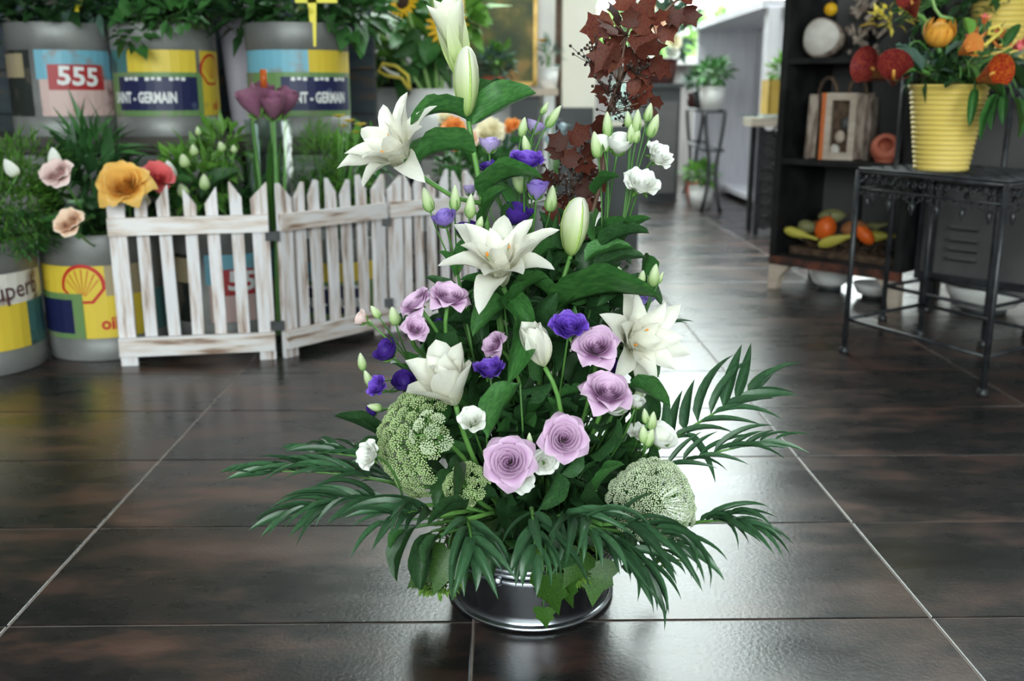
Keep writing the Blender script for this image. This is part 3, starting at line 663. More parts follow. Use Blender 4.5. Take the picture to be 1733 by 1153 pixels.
# ================================================================== PICKET FENCE (three hinged panels)
fp = [G(207, 619), G(468, 607), G(482, 606), None, None, None]
def at_depth(px, Y): p = P(px, 500, Y); p.z = 0; return p
fp[3] = at_depth(652, 2.79); fp[4] = at_depth(660, 2.80); fp[5] = at_depth(806, 2.97)
fence = thing('picket_fence', 'low folding picket fence in worn white paint, hinged panels zigzag on the floor', 'fence', (fp[1] + fp[2]) / 2)
FH = .452
def picket(h, w, peak, d=.014):
    pk = w / 2 * peak
    return MB().prism([(-w / 2, 0), (w / 2, 0), (w / 2, h - (.036 if peak < 0 else 0) - (.004)), (pk, h), (-w / 2, h - (.036 if peak > 0 else 0) - (.004))], d).mesh('picket', 'wash_v', False)
rf = random.Random(3)
for (a, bb, pks) in ((fp[0], fp[1], (1, -.9, .9, -.9, .9, -.9, .9)), (fp[2], fp[3], (-.8, .9, .5, -.9, .9, -.6, .9)), (fp[4], fp[5], (.9, -.9, .8, -.8, .9, -.9, -.5))):
    d = bb - a; L = d.length; ux = d.normalized(); R = Matrix((ux, V((0, 0, 1)).cross(ux), V((0, 0, 1)))).transposed().to_4x4()
    for i in range(7):
        post = i in (0, 6); x = .02 + (L - .04) * i / 6; wdt = .041 if post else .033 * min(1, L / .43)
        h = FH * (1 + rf.uniform(-.025, .015)); z0 = 0 if post else .035
        off = 0 if post else .006
        part('picket', picket(h - z0, wdt, pks[i]), fence, T(a + ux * x + V((0, 0, z0))) @ R @ T((0, off, 0)) @ Matrix.Rotation(rf.uniform(-.012, .012), 4, 'Y'))
    for z, hh in ((.05, .048), (FH - .098, .043)):
        part('rail', MB().box((0, 0, 0), (L, .014, hh)).mesh('rail', 'wash_h', False), fence, T(a + ux * L / 2 + V((0, 0, z))) @ R @ T((0, -.0135, 0)) @ Matrix.Rotation(rf.uniform(-.004, .004), 4, 'Y'))
for q in ((fp[1] + fp[2]) / 2, (fp[3] + fp[4]) / 2):
    for z in (.09, FH - .13):
        part('hinge', MB().box((0, 0, 0), (.034, .012, .024)).mesh('hinge', 'iron', False), fence, T(q + V((0, -.012, z))))
# ================================================================== FLOWER ARRANGEMENT
BC = V((.026, 1.262, 0))            # bucket centre on the floor
tub = thing('zinc_tub', 'shiny low zinc tub holding the flower arrangement on the dark tiles', 'tub', BC)
OV = Matrix.Diagonal((1, 1.1, 1, 1)); MBk = T(BC) @ OV
RB, RTp, HB = .108, .118, .098
pr = [(0, .004), (RB - .004, .004), (RB + .002, .001), (RB + .0045, .004), (RB + .002, .0075), (RB, .009)]
for k in range(1, 7): pr.append((RB + (RTp - RB) * k / 8, .009 + (HB - .03) * k / 6))
for k in range(3): z = HB - .02 + k * .0065; pr += [(RTp - .003, z - .002), (RTp - .0005, z), (RTp - .003, z + .002)]
pr += [(RTp, HB - .003), (RTp + .003, HB - .002), (RTp + .0035, HB + .001), (RTp, HB + .002), (RTp - .003, HB), (RTp - .006, HB - .03), (0, HB - .03)]
part('body', MB().lathe(pr, 64).mesh('body', 'zinc'), tub, MBk)
part('base_ring', MB().lathe([(RB + .001, .001), (RB + .005, .0025), (RB + .006, .005), (RB + .005, .0075), (RB + .001, .009)], 64).mesh('base_ring', 'zinc_bright'), tub, MBk)
for a in (-1.95, 1.2):
    p = BC + V((math.cos(a) * RTp, math.sin(a) * RTp * 1.1, HB - .026)); part('handle_lug', MB().ball(p, .007, 8, 6, (1, .6, 1)).mesh('handle_lug', 'zinc_bright'), tub)
mo = thing('moss_mound', 'green moss mounded over the foam in the zinc tub', 'moss', BC + V((0, 0, HB)))
part('foam', MB().lathe([(.001, .07), (.1, .07), (.105, .1), (.09, .13), (.05, .15), (.001, .155)], 24).mesh('foam', 'foam_green'), mo, MBk)
mb = MB(); rm = random.Random(4)
for i in range(1500):
    a = rm.uniform(0, 6.28); r = .075 + .047 * rm.random() ** .5; p = BC + V((math.cos(a) * r, math.sin(a) * r * 1.1, HB + .004 + rm.uniform(-.004, .018) - max(0, r - .113) * 1.2))
    if rm.random() < (.75 if (2.6 < a % 6.28 < 4.1 or 5.0 < a % 6.28 < 6.1) else .3): mb.leafq(p, V((math.cos(a) * .7, math.sin(a) * .7, rm.uniform(-.7, .8))) + V((rm.uniform(-.6, .6), rm.uniform(-.6, .6), 0)), V((0, 0, 1)), .014, .006)
for (x, y, Y, rx, n) in ((745, 985, 1.17, .028, 260), (725, 985, 1.19, .018, 120), (972, 972, 1.115, .024, 260), (1130, 945, 1.12, .015, 40)):
    c0 = P(x, y, Y)
    for i in range(n): d = V((rm.gauss(0, 1), rm.gauss(0, 1), rm.gauss(0, .8))).normalized(); mb.leafq(c0 + V((d.x * rx, d.y * rx * .6, d.z * rx * .5)) * rm.random() ** .4, d + V((0, 0, rm.uniform(-.3, .6))), V((0, 0, 1)), .012, .005)
part('moss_tuft', mb.mesh('moss_tuft', 'moss'), mo, kind='stuff')
FO = BC + V((0, 0, .13))
def root(p, k=.3): d = V((p.x - FO.x, p.y - FO.y, 0)); L = d.length; d = d * (min(.07, L * k) / max(L, 1e-5)); return FO + d
def stalk(t, base, d, r=.0022, m='stem_green', bend=.35, to=None, k=.3):
    e = root(base, k) if to is None else V(to); L = (base - e).length
    return stem(t, bez(e, base - V(d).normalized() * L * bend, base, 9), r, m)
def px_dir(a, b, c): return V((a, b, c)).normalized()
# ---- lilies
t = thing('lily_stem', 'tallest white lily stem with open double bloom, tall green-white bud and flaring bud above', 'lily', root(P(800, 300, 1.27)))
q = [P(860, 640, 1.25), P(835, 450, 1.27), P(818, 345, 1.27), P(806, 280, 1.27), P(796, 225, 1.27), P(791, 190, 1.27)]
stem(t, [root(q[0])] + q, [.0042, .0042, .004, .0038, .0036, .0033, .0026], 'stem_green', n=8)
b0 = P(786, 142, 1.29); lily(t, b0, P(758, 22, 1.27) - b0, .093, 'flute', .3, anthers=False); stem(t, [P(794, 215, 1.27), P(798, 175, 1.285), b0], [.003, .0025, .003])
lilybud(t, P(791, 196, 1.262), P(790, 78, 1.25), .0315)
b0 = P(702, 290, 1.24); lily(t, b0, (-.48, -.48, .6), .088, 'open', .9); stem(t, [P(817, 345, 1.27), P(770, 335, 1.26), P(730, 310, 1.25), b0], [.0032, .003, .003, .0035])
leaf(t, P(797, 208, 1.27), P(694, 214, 1.2), .024, 'leaf_lily', 'broad', .55); leaf(t, P(799, 212, 1.27), P(908, 158, 1.24), .045, 'leaf_lily', 'broad', .35, twist=-.75)
leaf(t, P(808, 262, 1.27), P(688, 302, 1.19), .034, 'leaf_lily', 'broad', .6, twist=.4); leaf(t, P(797, 200, 1.29), P(862, 150, 1.35), .03, 'leaf_lily', 'broad', .5)
leaf(t, P(818, 338, 1.265), P(920, 303, 1.19), .018, 'leaf_lily', 'broad', .55, twist=.5); leaf(t, P(822, 380, 1.27), P(858, 318, 1.22), .03, 'leaf_lily', 'lance', .3, droop=(1, 0, -.3))
t = thing('lily_stem', 'white double lily opening upward above the two upper lavender roses', 'lily', root(P(850, 500, 1.2)))
b0 = P(852, 487, 1.2); lily(t, b0, (-.08, -.48, .85), .092, 'open', .1); stalk(t, b0, (-.5, 0, 1), .0034, to=P(905, 640, 1.24))
for (a, b, w, tw) in (((856, 500), (905, 560), .03, .6), ((860, 510), (800, 570), .034, -.3), ((865, 520), (930, 470), .03, .5)): leaf(t, P(*a, 1.21), P(*b, 1.17), w, 'leaf_lily', 'broad', .35, twist=tw)
t = thing('lily_stem', 'wide open white double lily behind the bright violet lisianthus and a lavender rose', 'lily', root(P(1060, 600, 1.2)))
b0 = P(1048, 580, 1.225); lily(t, b0, (.42, -.72, .25), .084, 'open', .55); stalk(t, b0, (.5, -.2, 1), .0034)
t = thing('lily_stem', 'half open white lily beside the green domed umbel and dark purple lisianthus', 'lily', root(P(760, 680, 1.14)))
b0 = P(772, 688, 1.10); lily(t, b0, (-.22, -.42, .85), .075, 'half', .5, anthers=False); stalk(t, b0, (-.2, 0, 1), .0033)
t = thing('lily_stem', 'tulip shaped half open white lily between the two violet lisianthus blooms', 'lily', root(P(910, 640, 1.13)))
b0 = P(922, 622, 1.13); lily(t, b0, (-.28, -.25, .95), .056, 'tulip', .9, anthers=False); stalk(t, b0, (-.4, .1, .6), .003)
leaf(t, P(880, 542, 1.16), P(858, 650, 1.09), .032, 'leaf_lily', 'broad', .3, droop=(-.4, 1, 0), twist=.2)
t = thing('lily_stem', 'single closed green lily bud standing on its own stem', 'lily', root(P(960, 450, 1.25)))
lilybud(t, P(966, 432, 1.24), P(983, 334, 1.22), .034); stem(t, [root(P(920, 560, 1.25)), P(915, 600, 1.25), P(938, 520, 1.25), P(966, 432, 1.24)], [.0036, .0036, .0033, .0028])
for (a, b, w, tw, be, yy) in (((935, 532), (1118, 506), .024, .3, .38, 1.13), ((940, 515), (870, 470), .034, -.3, .4, 1.22), ((932, 540), (990, 490), .035, .9, .3, 1.2)): leaf(t, P(*a, 1.23), P(*b, yy), w, 'leaf_lily', 'broad', be, twist=tw)
# ---- lavender roses
def lav(px, py, Y, diam, d, label, roll=0, n=26, k=.3, leaves=2, via=None):
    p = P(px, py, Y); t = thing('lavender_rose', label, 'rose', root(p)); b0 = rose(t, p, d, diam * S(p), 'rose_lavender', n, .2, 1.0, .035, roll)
    stalk(t, b0, d, .0027, k=k, to=via)
    if via is not None: stem(t, [root(via), via], .0027)
    rr = random.Random(px)
    for i in range(leaves):
        a = b0 - V(d).normalized() * .02 + V((0, 0, -.02 - .02 * i)); leaf(t, a, a + V((rr.uniform(-.06, .06), rr.uniform(-.05, .0), rr.uniform(-.03, .02))), .028, 'leaf_dark', 'broad', .35)
    return t
lav(861, 782, 1.075, 94, (-.06, -.85, .42), 'large lavender rose facing forward in front of a white lisianthus, left of its twin', .2)
lav(955, 742, 1.085, 86, (.05, -.85, .45), 'lavender rose facing forward just above the low white lisianthus bloom', 1.3)
lav(1028, 664, 1.10, 92, (.12, -.5, .78), 'lavender rose tilted upward below the wide white lily', 2.2)
lav(1008, 586, 1.14, 84, (-.1, -.62, .68), 'lavender rose touching the bright violet lisianthus', .7)
lav(760, 503, 1.16, 74, (.2, -.4, .85), 'lavender rose tucked under the upward facing white lily', 1.9)
lav(704, 513, 1.17, 66, (-.5, -.3, .75), 'lavender rose leaning away beside its upper twin, over the smaller rose', .3)
lav(703, 555, 1.13, 49, (.3, -.6, .6), 'small half open lavender rose below the leaning rose', 1.1, 20, leaves=0, via=P(765, 625, 1.25))
lav(836, 583, 1.18, 50, (-.5, -.5, .5), 'lavender rose half hidden behind a dark lily leaf', .5, 20)
# ---- lisianthus
def liz(t, kind, px, py, Y, diam, d, m, roll=0, r=.0014, to=None, h=1.7):
    p = P(px, py, Y); dm = diam * S(p)
    if kind == 'open': b0 = rose(t, p, d, dm * 1.08, m, 17, .0, .3, .06, roll, True)
    else: b0 = cupflower(t, p, d, dm, m, 6, h, .12, roll)
    stalk(t, b0, d, r, 'stem_dark', to=to); return b0
def lbud(t, px, py, Y, L, W, d=(0, 0, 1), to=None, m='bud_green', r=.0011, lean=None):
    p = P(px, py, Y); s = S(p); b0 = bud(t, p, d, L * s, W * s, m, px); stalk(t, b0, d, r, 'stem_dark', to=to); return b0
def lt(label, px, py, Y): return thing('lisianthus_stem', label, 'lisianthus', root(P(px, py, Y)))
WT = 'petal_white'
t = lt('tall white lisianthus spray with ruffled blooms and slender buds beside dark red foliage', 1050, 400, 1.3)
n1 = P(1015, 470, 1.3); stem(t, [root(n1), P(985, 600, 1.28), n1], .0024, 'stem_dark'); n2 = P(1045, 430, 1.29)
stem(t, [P(1000, 540, 1.29), n2], .0022, 'stem_dark')
liz(t, 'open', 1113, 264, 1.29, 62, (.45, -.5, .55), WT, .4, to=n2); liz(t, 'open', 1084, 313, 1.26, 72, (.15, -.55, .7), WT, 1.4, to=n2); liz(t, 'cup', 1047, 245, 1.29, 46, (.1, -.4, .9), WT, 0, to=n1, h=1.5); liz(t, 'cup', 1020, 243, 1.295, 37, (-.2, .2, .9), WT, .6, to=n1, h=1.5)
for (x, y, L, W, dx) in ((1009, 245, 46, 21, -.18), (1028, 211, 44, 18, -.05), (1078, 206, 42, 17, .05), (1063, 202, 28, 13, -.1), (1098, 190, 32, 15, .2), (1106, 213, 42, 19, .35), (1068, 226, 34, 15, 0), (1078, 228, 30, 13, .15)): lbud(t, x, y, 1.29, L, W, (dx, -.1, 1), to=n1 if x < 1050 else n2)
for (a, b, w) in (((1020, 440), (1062, 372), .036), ((1008, 330), (1050, 300), .014), ((1000, 400), (1035, 388), .02), ((1050, 420), (1075, 350), .022), ((1014, 360), (1010, 415), .016)): leaf(t, P(*a, 1.29), P(*b, 1.24), w, 'leaf_mid', 'broad', .35, twist=.7)
t = lt('purple lisianthus spray rising in the centre with pale lilac cups and violet blooms', 880, 330, 1.31)
n1 = P(895, 440, 1.3); stem(t, [root(n1), P(890, 560, 1.28), n1], .0024, 'stem_dark')
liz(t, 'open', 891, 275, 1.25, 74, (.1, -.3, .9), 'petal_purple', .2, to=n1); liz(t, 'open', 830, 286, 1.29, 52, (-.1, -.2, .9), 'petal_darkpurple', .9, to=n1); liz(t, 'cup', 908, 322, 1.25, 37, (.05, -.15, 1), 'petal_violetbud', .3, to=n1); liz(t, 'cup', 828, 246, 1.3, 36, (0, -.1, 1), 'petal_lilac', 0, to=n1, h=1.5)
liz(t, 'cup', 873, 364, 1.275, 47, (.3, -.3, .8), 'petal_darkpurple', 0, to=n1, h=1.6); liz(t, 'cup', 905, 215, 1.38, 34, (.2, 0, 1), 'petal_lilac', .5, to=n1, h=1.4); liz(t, 'cup', 795, 322, 1.36, 24, (-.1, 0, 1), 'petal_lilac', .5, to=n1, h=1.6)
for (x, y, L, W, dx, dz) in ((877, 307, 44, 22, -.45, .9), (933, 336, 46, 20, .1, 1), (937, 197, 44, 16, .6, .9), (922, 183, 24, 10, .5, .9), (885, 215, 34, 16, .2, 1), (890, 245, 34, 15, -.2, 1), (818, 340, 34, 14, .2, 1), (824, 345, 26, 12, -.3, .8)): lbud(t, x, y, 1.28, L, W, (dx, -.1, dz), to=n1)
for (a, b, w) in (((890, 420), (840, 310), .02), ((885, 440), (925, 380), .025), ((880, 430), (860, 345), .022), ((900, 430), (950, 400), .022), ((880, 460), (840, 420), .03), ((905, 450), (960, 440), .03)): leaf(t, P(*a, 1.3), P(*b, 1.25), w, 'leaf_mid', 'broad', .35, twist=.5)
t = lt('purple lisianthus with one violet cup and green buds in front of the white fence', 760, 400, 1.24)
n1 = P(775, 465, 1.25); stem(t, [root(n1), P(800, 600, 1.24), n1], .0022, 'stem_dark')
liz(t, 'cup', 752, 372, 1.22, 42, (-.2, -.35, .9), 'petal_violetbud', .2, to=n1, h=1.2); liz(t, 'cup', 785, 391, 1.26, 38, (.2, -.2, .9), 'petal_darkpurple', .2, to=n1, h=1.3); liz(t, 'cup', 803, 385, 1.31, 30, (.3, .1, .9), 'petal_darkpurple', .8, to=n1, h=1.4)
for (x, y, L, W, dx) in ((723, 338, 44, 20, -.25), (770, 335, 46, 17, .02), (796, 349, 42, 18, .08), (812, 378, 26, 14, .3)): lbud(t, x, y, 1.24, L, W, (dx, -.1, 1), to=n1)
for (a, b, w) in (((745, 300), (752, 285), .006), ((780, 450), (810, 400), .024), ((770, 470), (742, 425), .016)): leaf(t, P(*a, 1.25), P(*b, 1.22), w, 'leaf_mid', 'lance', .3)
t = lt('drooping purple lisianthus spray with pale pink and green buds over the floor tiles', 650, 640, 1.15)
n1 = P(705, 630, 1.25); stem(t, [root(n1), P(770, 690, 1.26), n1], .0022, 'stem_dark')
liz(t, 'cup', 655, 596, 1.15, 46, (-.4, -.3, .5), 'petal_darkpurple', .2, to=n1, h=1.2); liz(t, 'open', 640, 655, 1.165, 48, (-.5, -.5, .5), 'petal_purple', 1.2, to=n1); liz(t, 'cup', 684, 648, 1.2, 46, (-.1, -.4, .7), 'petal_darkpurple', .7, to=n1, h=1.3); liz(t, 'cup', 630, 697, 1.21, 27, (-.6, -.3, .1), 'petal_darkpurple', .7, to=n1, h=1.2)
liz(t, 'cup', 612, 540, 1.18, 30, (-.8, -.2, .5), 'petal_pink', .7, to=P(660, 580, 1.18), h=1.3)
for (x, y, L, W, dx, dz) in ((612, 612, 32, 15, -.1, 1), (623, 641, 32, 15, -.3, .9), (634, 689, 26, 14, -.9, .2), (635, 528, 26, 14, -.5, .8), (622, 545, 20, 10, -.7, .6), (667, 535, 34, 20, -.2, 1)): lbud(t, x, y, 1.2, L, W, (dx, -.1, dz), to=n1)
for (a, b, w) in (((690, 635), (660, 615), .03), ((700, 630), (680, 595), .03), ((720, 640), (700, 605), .03)): leaf(t, P(*a, 1.28), P(*b, 1.265), w, 'leaf_mid', 'broad', .35)
t = lt('bright violet lisianthus bloom beside a lavender rose and the wide white lily', 963, 553, 1.12); liz(t, 'open', 963, 555, 1.125, 74, (.05, -.5, .8), 'petal_purple', 2.1)
t = lt('dark violet lisianthus bloom seen low on its rim, beside the half open lily', 828, 625, 1.12); liz(t, 'open', 828, 627, 1.125, 66, (-.1, -.25, .95), 'petal_purple', .5)
t = lt('small violet lisianthus bloom with green buds next to a long arching leaf', 1085, 510, 1.25); n1 = P(1075, 580, 1.22); stem(t, [root(n1), n1], .0018, 'stem_dark')
liz(t, 'cup', 1083, 512, 1.23, 24, (0, -.1, 1), 'petal_violetbud', 0, to=n1, h=1.5); liz(t, 'cup', 1098, 506, 1.26, 20, (.3, 0, 1), 'petal_violetbud', 0, to=n1, h=1.5)
for (x, y, L, W, dx) in ((1107, 466, 40, 19, .15), (1086, 470, 26, 14, .2), (1050, 461, 22, 10, -.4), (1118, 470, 22, 8, .4)): lbud(t, x, y, 1.23, L, W, (dx, 0, 1), to=n1)
t = lt('dark purple lisianthus peeking out under the wide open white lily', 1097, 590, 1.2); liz(t, 'cup', 1100, 588, 1.275, 36, (.6, -.3, .1), 'petal_purple', .4, h=1.1)
t = lt('dark purple lisianthus hidden between two lavender roses and the white lily', 1045, 625, 1.17); liz(t, 'cup', 1046, 626, 1.17, 32, (.1, -.5, .6), 'petal_darkpurple', .4, h=1.2)
t = lt('dark purple lisianthus bud behind the small half open lavender rose', 745, 550, 1.19); liz(t, 'cup', 743, 552, 1.22, 23, (-.1, -.1, 1), 'petal_darkpurple', .4, h=1.9)
t = lt('white lisianthus with a green bud between the half open lily and the forward facing rose', 800, 708, 1.11); liz(t, 'open', 799, 712, 1.07, 56, (-.05, -.6, .6), WT, .9); lbud(t, 826, 706, 1.10, 34, 20, (.1, -.2, 1))
t = lt('white lisianthus bloom at the outer edge of the green umbel, over the palm', 626, 770, 1.10); q_ = P(690, 880, 1.11); stem(t, [root(q_), q_], .0014, 'stem_dark'); liz(t, 'open', 625, 771, 1.07, 57, (-.55, -.6, .35), WT, .1, to=q_)
t = lt('white lisianthus bloom squeezed between the two large forward facing roses', 922, 782, 1.10); liz(t, 'open', 922, 782, 1.10, 54, (.1, -.75, .3), WT, 2.0); lbud(t, 896, 746, 1.10, 30, 12, (0, -.1, 1))
t = lt('white lisianthus bloom hanging below the large forward facing lavender rose', 880, 815, 1.10); liz(t, 'open', 884, 815, 1.10, 50, (.2, -.6, -.1), WT, 2.6)
t = lt('white lisianthus bloom below the upward tilted lavender rose', 1040, 694, 1.13); liz(t, 'cup', 1040, 690, 1.13, 44, (.1, -.4, .7), WT, .6, h=1.1); liz(t, 'cup', 1077, 682, 1.13, 28, (.2, -.2, 1), WT, .6, h=1.5)
t = lt('white lisianthus spray with pale green buds above the white domed umbel', 1110, 745, 1.12); n1 = P(1062, 775, 1.2); stem(t, [root(n1), n1], .0018, 'stem_dark')
liz(t, 'cup', 1116, 740, 1.15, 55, (.45, -.4, .7), WT, .5, to=n1, h=1.15); liz(t, 'open', 1078, 732, 1.155, 41, (-.1, -.5, .8), WT, .8, to=n1)
for (x, y, L, W, dx) in ((1104, 712, 34, 16, .1), (1092, 704, 28, 13, -.15), (1089, 735, 34, 18, -.1), (1080, 672, 36, 20, .1), (1100, 740, 36, 17, .25)): lbud(t, x, y, 1.15 if y == 672 else 1.12, L, W, (dx, -.1, 1), to=n1)
for (a, b, w) in (((1050, 765), (1072, 700), .016), ((1060, 765), (1085, 715), .014), ((1045, 770), (1040, 715), .016), ((1040, 765), (1090, 760), .02)): leaf(t, P(*a, 1.19), P(*b, 1.17), w, 'leaf_mid', 'lance', .3)
# ---- umbels
rm = random.Random(11); mb = MB()
for i in range(46):
    g = i * 2.39996; r = math.sqrt((i + .5) / 46); z = .55 * (1 - r * r * .8)
    p = V((r * math.cos(g), r * math.sin(g), z)); mb.ball(p + V((rm.uniform(-.05, .05), rm.uniform(-.05, .05), rm.uniform(-.06, .06))), .125, 5, 3, (1, 1, .8))
    if i % 5 == 0: mb.tube([V((0, 0, -.35)), p], .018, 3, False)
UMB = {m: mb.mesh('umbellet', m) for m in ('umbel', 'umbel_green')}
def umbel(label, base, axis, R, depth, n, m, ur, seed, open_=1.35, gap=0):
    t = thing('umbel_flower', label, 'umbel', root(base)); rr = random.Random(seed); A = frame(axis, (1, 0, 0)); st = MB()
    for i in range(n):
        if rr.random() < gap: continue
        c = 1 - (1 - math.cos(open_)) * (i + .5) / n; g = i * 2.39996; s_ = math.sqrt(1 - c * c)
        d = V((s_ * math.cos(g), s_ * math.sin(g), c)); loc = A @ V((d.x * R, d.y * R, d.z * depth)); dw = A @ V((d.x / R, d.y / R, d.z / depth)); p = base + loc * rr.uniform(.95, 1.03)
        part('umbellet', UMB[m], t, T(p) @ frame(dw, (1, .3, 0)).to_4x4() @ Matrix.Scale(ur * rr.uniform(.85, 1.15), 4))
        q = base + (p - base) * .45 + (A @ V((0, 0, 1))) * depth * .12; st.tube([base, q, p], .0007, 3, False)
    part('ray_stalks', st.mesh('ray_stalks', 'stem_green'), t); stalk(t, base, axis, .003)
    return t
umbel('white flowered domed umbel resting over the palm leaves', P(1098, 868, 1.085), (.12, -.35, .9), .049, .067, 92, 'umbel', .0088, 1, 1.5)
umbel('green domed umbel turned away, beside the half open white lily', P(735, 748, 1.15), (-.86, -.18, .22), .066, .064, 84, 'umbel_green', .0095, 2, 1.5)
umbel('small loose green umbel low in the shade behind the forward facing rose', P(792, 826, 1.085), (-.3, -.5, .75), .026, .025, 24, 'umbel_green', .0075, 3, 1.4, .15)
umbel('small green umbellets in front of the half open lily', P(734, 735, 1.06), (-.3, -.8, .4), .024, .024, 7, 'umbel', .009, 4, 1.3)
# ---- dark red branches
LR = MB(); lob = [(0, 0), (.10, .05), (.30, .12), (.44, .30), (.30, .38), (.36, .56), (.48, .70), (.28, .72), (.14, .80), (0, 1.0)]
cpts = lob + [(-x, z) for x, z in lob[-2:0:-1]]
def lob_leaf(m, poly, bend=.35, cup=.25):
    n = len(poly); vs = [V((bend * z * z + cup * x * x - .1 * z, x, z)) for x, z in poly]; mid = [V((bend * z * z - .1 * z, 0, z)) for z in (.25, .5, .75)]
    h = n // 2; mb = MB(); idx = lambda i: i % n
    vs += mid; fs = []
    def near(z): return n + (0 if z < .38 else 1 if z < .62 else 2)
    for i in range(n):
        a, b2 = i, (i + 1) % n; za, zb = poly[a][1], poly[b2][1]; ma, mbb = near(za), near(zb)
        fs.append((a, b2, ma) if ma == mbb else (a, b2, mbb, ma))
    return mb.add(vs, fs, [(x + .5, z) for x, z in poly] + [(.5, .25), (.5, .5), (.5, .75)]).mesh('leaf', m)
REDL = lob_leaf('leaf_red', cpts)
ivy = [(0, 0), (.16, -.08), (.42, -.02), (.5, .16), (.36, .3), (.4, .48), (.2, .6), (0, 1)]
IVYL = lob_leaf('leaf_ivy', ivy + [(-x, z) for x, z in ivy[-2:0:-1]], .2, .3)
def place_leaf(t, me, A, d, L, droop=(0, 0, -1), name='leaf', tw=0):
    part(name, me, t, T(A) @ (frame(d, droop) @ Matrix.Rotation(tw, 3, 'Z')).to_4x4() @ Matrix.Scale(L, 4))
def berries(t, c, r, n, seed):
    rr = random.Random(seed); mb = MB()
    for i in range(n):
        p = c + V((rr.gauss(0, 1), rr.gauss(0, .6), rr.gauss(0, .8))) * r * .5; mb.ball(p, .0022, 5, 4); mb.tube([c + V((0, 0, -r * .6)), p], .0005, 3, False)
    part('berry_cluster', mb.mesh('berry_cluster', 'berry'), t)
def redbranch(label, pts, leaves, bers, Y, size):
    w = [P(x, y, Y) for x, y in pts]; t = thing('red_leaf_branch', label, 'branch', root(w[0])); stem(t, [root(w[0])] + w, [.003] + [.003 - .002 * i / len(w) for i in range(len(w))], 'stem_brown')
    rr = random.Random(len(leaves))
    for (x, y, dx, dz, L) in leaves:
        A = P(x, y, Y + rr.uniform(-.03, .03)); d = V((dx, rr.uniform(-.5, .2), dz)); L2 = L * S(A)
        cl = min(w, key=lambda p: (p - A).length); stem(t, [cl, A], .0009, 'stem_brown', 'twig', 4)
        place_leaf(t, REDL, A, d, L2, (rr.uniform(-.4, .4), .9, -.5), tw=rr.uniform(-.6, .6))
    for i, (x, y, r) in enumerate(bers): berries(t, P(x, y, Y - .01), r * S(P(x, y, Y)), 22, i)
redbranch('tall branch of dark red lobed leaves and dark berries above the white lisianthus', [(985, 420), (1020, 300), (1028, 190), (1045, 140), (1060, 60), (1075, 15)],
    [(1040, 40, -1, -.15, 62), (1050, 45, -.3, 1, 48), (1062, 70, .9, .2, 55), (1050, 75, -.6, -.3, 62), (1055, 80, .6, -.3, 60), (1070, 30, .8, .5, 50), (1060, 110, .9, -.1, 62), (1050, 100, -.9, .1, 60), (1045, 95, .1, .9, 55), (1075, 90, .9, .4, 55), (1100, 100, .8, -.5, 48), (1035, 150, -.9, 0, 36), (1030, 175, -.6, .5, 30), (1085, 130, .5, -.8, 46), (1050, 140, .3, -1, 56), (1025, 195, -.6, -.7, 42), (1015, 210, .1, -1, 40), (1040, 120, -.2, .8, 50), (1060, 20, -.2, .9, 50), (1060, 140, .9, -.4, 50), (1080, 60, .3, .8, 46), (1100, 40, .6, .5, 40), (1065, 50, .0, 1, 40), (1030, 110, -.8, -.4, 40), (1045, 60, -.5, .6, 45)],
    [(1000, 90, 30), (1030, 140, 34), (1060, 160, 26), (1010, 75, 20), (1078, 110, 26), (1040, 180, 24)], 1.34, 1)
redbranch('slender dark red twig arching away beside the far bright window', [(1030, 190), (1062, 110), (1105, 40), (1140, 5), (1165, -15)], [(1150, 0, .7, .4, 52), (1140, 15, .3, -.9, 40), (1125, 25, .9, -.2, 40), (1160, 10, .5, -1, 40), (1135, 0, -.3, .8, 40), (1110, 60, .8, .2, 40), (1095, 180, .5, -.3, 40), (1080, 175, .4, .8, 40), (1098, 170, 1, -.1, 30), (1080, 185, -.2, .9, 36)], [(1062, 200, 20)], 1.37, 1)
redbranch('low bushy dark red branch with brown berries between violet and white lisianthus', [(930, 480), (960, 390), (970, 320), (965, 250)],
    [(960, 250, -.7, .5, 40), (965, 245, .6, .7, 48), (970, 280, .8, .1, 42), (955, 300, -.7, -.1, 42), (975, 310, .7, -.4, 40), (960, 330, -.6, -.6, 44), (980, 330, .4, -.8, 42), (950, 270, -.4, .8, 40), (985, 300, .9, .5, 36), (940, 340, -.1, -1, 50), (970, 355, .3, -1, 40), (990, 340, .6, -.3, 34), (960, 285, .3, .9, 40), (945, 310, -.8, .3, 40), (935, 380, -.3, -.8, 40), (950, 400, .2, -1, 36), (1000, 320, .8, .3, 34), (990, 270, .5, .9, 36)], [(975, 265, 34), (945, 290, 36), (985, 290, 30), (960, 320, 36), (1000, 310, 26), (935, 320, 26)], 1.42, 1)
# ---- palm fronds
def pf(label, A, B, YA, YB, n, L, W, **k):
    a, b = P(*A, YA), P(*B, YB); t = thing('palm_frond', label, 'palm frond', a); r0 = root(a, .6); stem(t, [r0, (r0 + a) / 2 + V((0, 0, .01)), a], .0028, 'stem_green'); frond(t, a, b, n, L, W, **k)
pf('broad palm frond reaching out over the floor toward the iron table', (1105, 765), (1285, 655), 1.2, 1.27, 9, .098, .0150, beta=.12, spread=.85, droop=.12, nrm=(-.1, -.75, .6), t0=.05, seed=5, lb=.25)
pf('slim palm frond in the gap under the broad raised frond', (1110, 795), (1310, 745), 1.19, 1.2, 8, .075, .009, beta=.12, spread=.45, droop=.1, nrm=(0, -.5, .8), t0=.1, seed=6, lb=.3)
pf('palm frond curving down past the white domed umbel', (1165, 888), (1272, 892), 1.12, 1.08, 9, .075, .0095, beta=.3, spread=.6, droop=.35, seed=7, lb=.5)
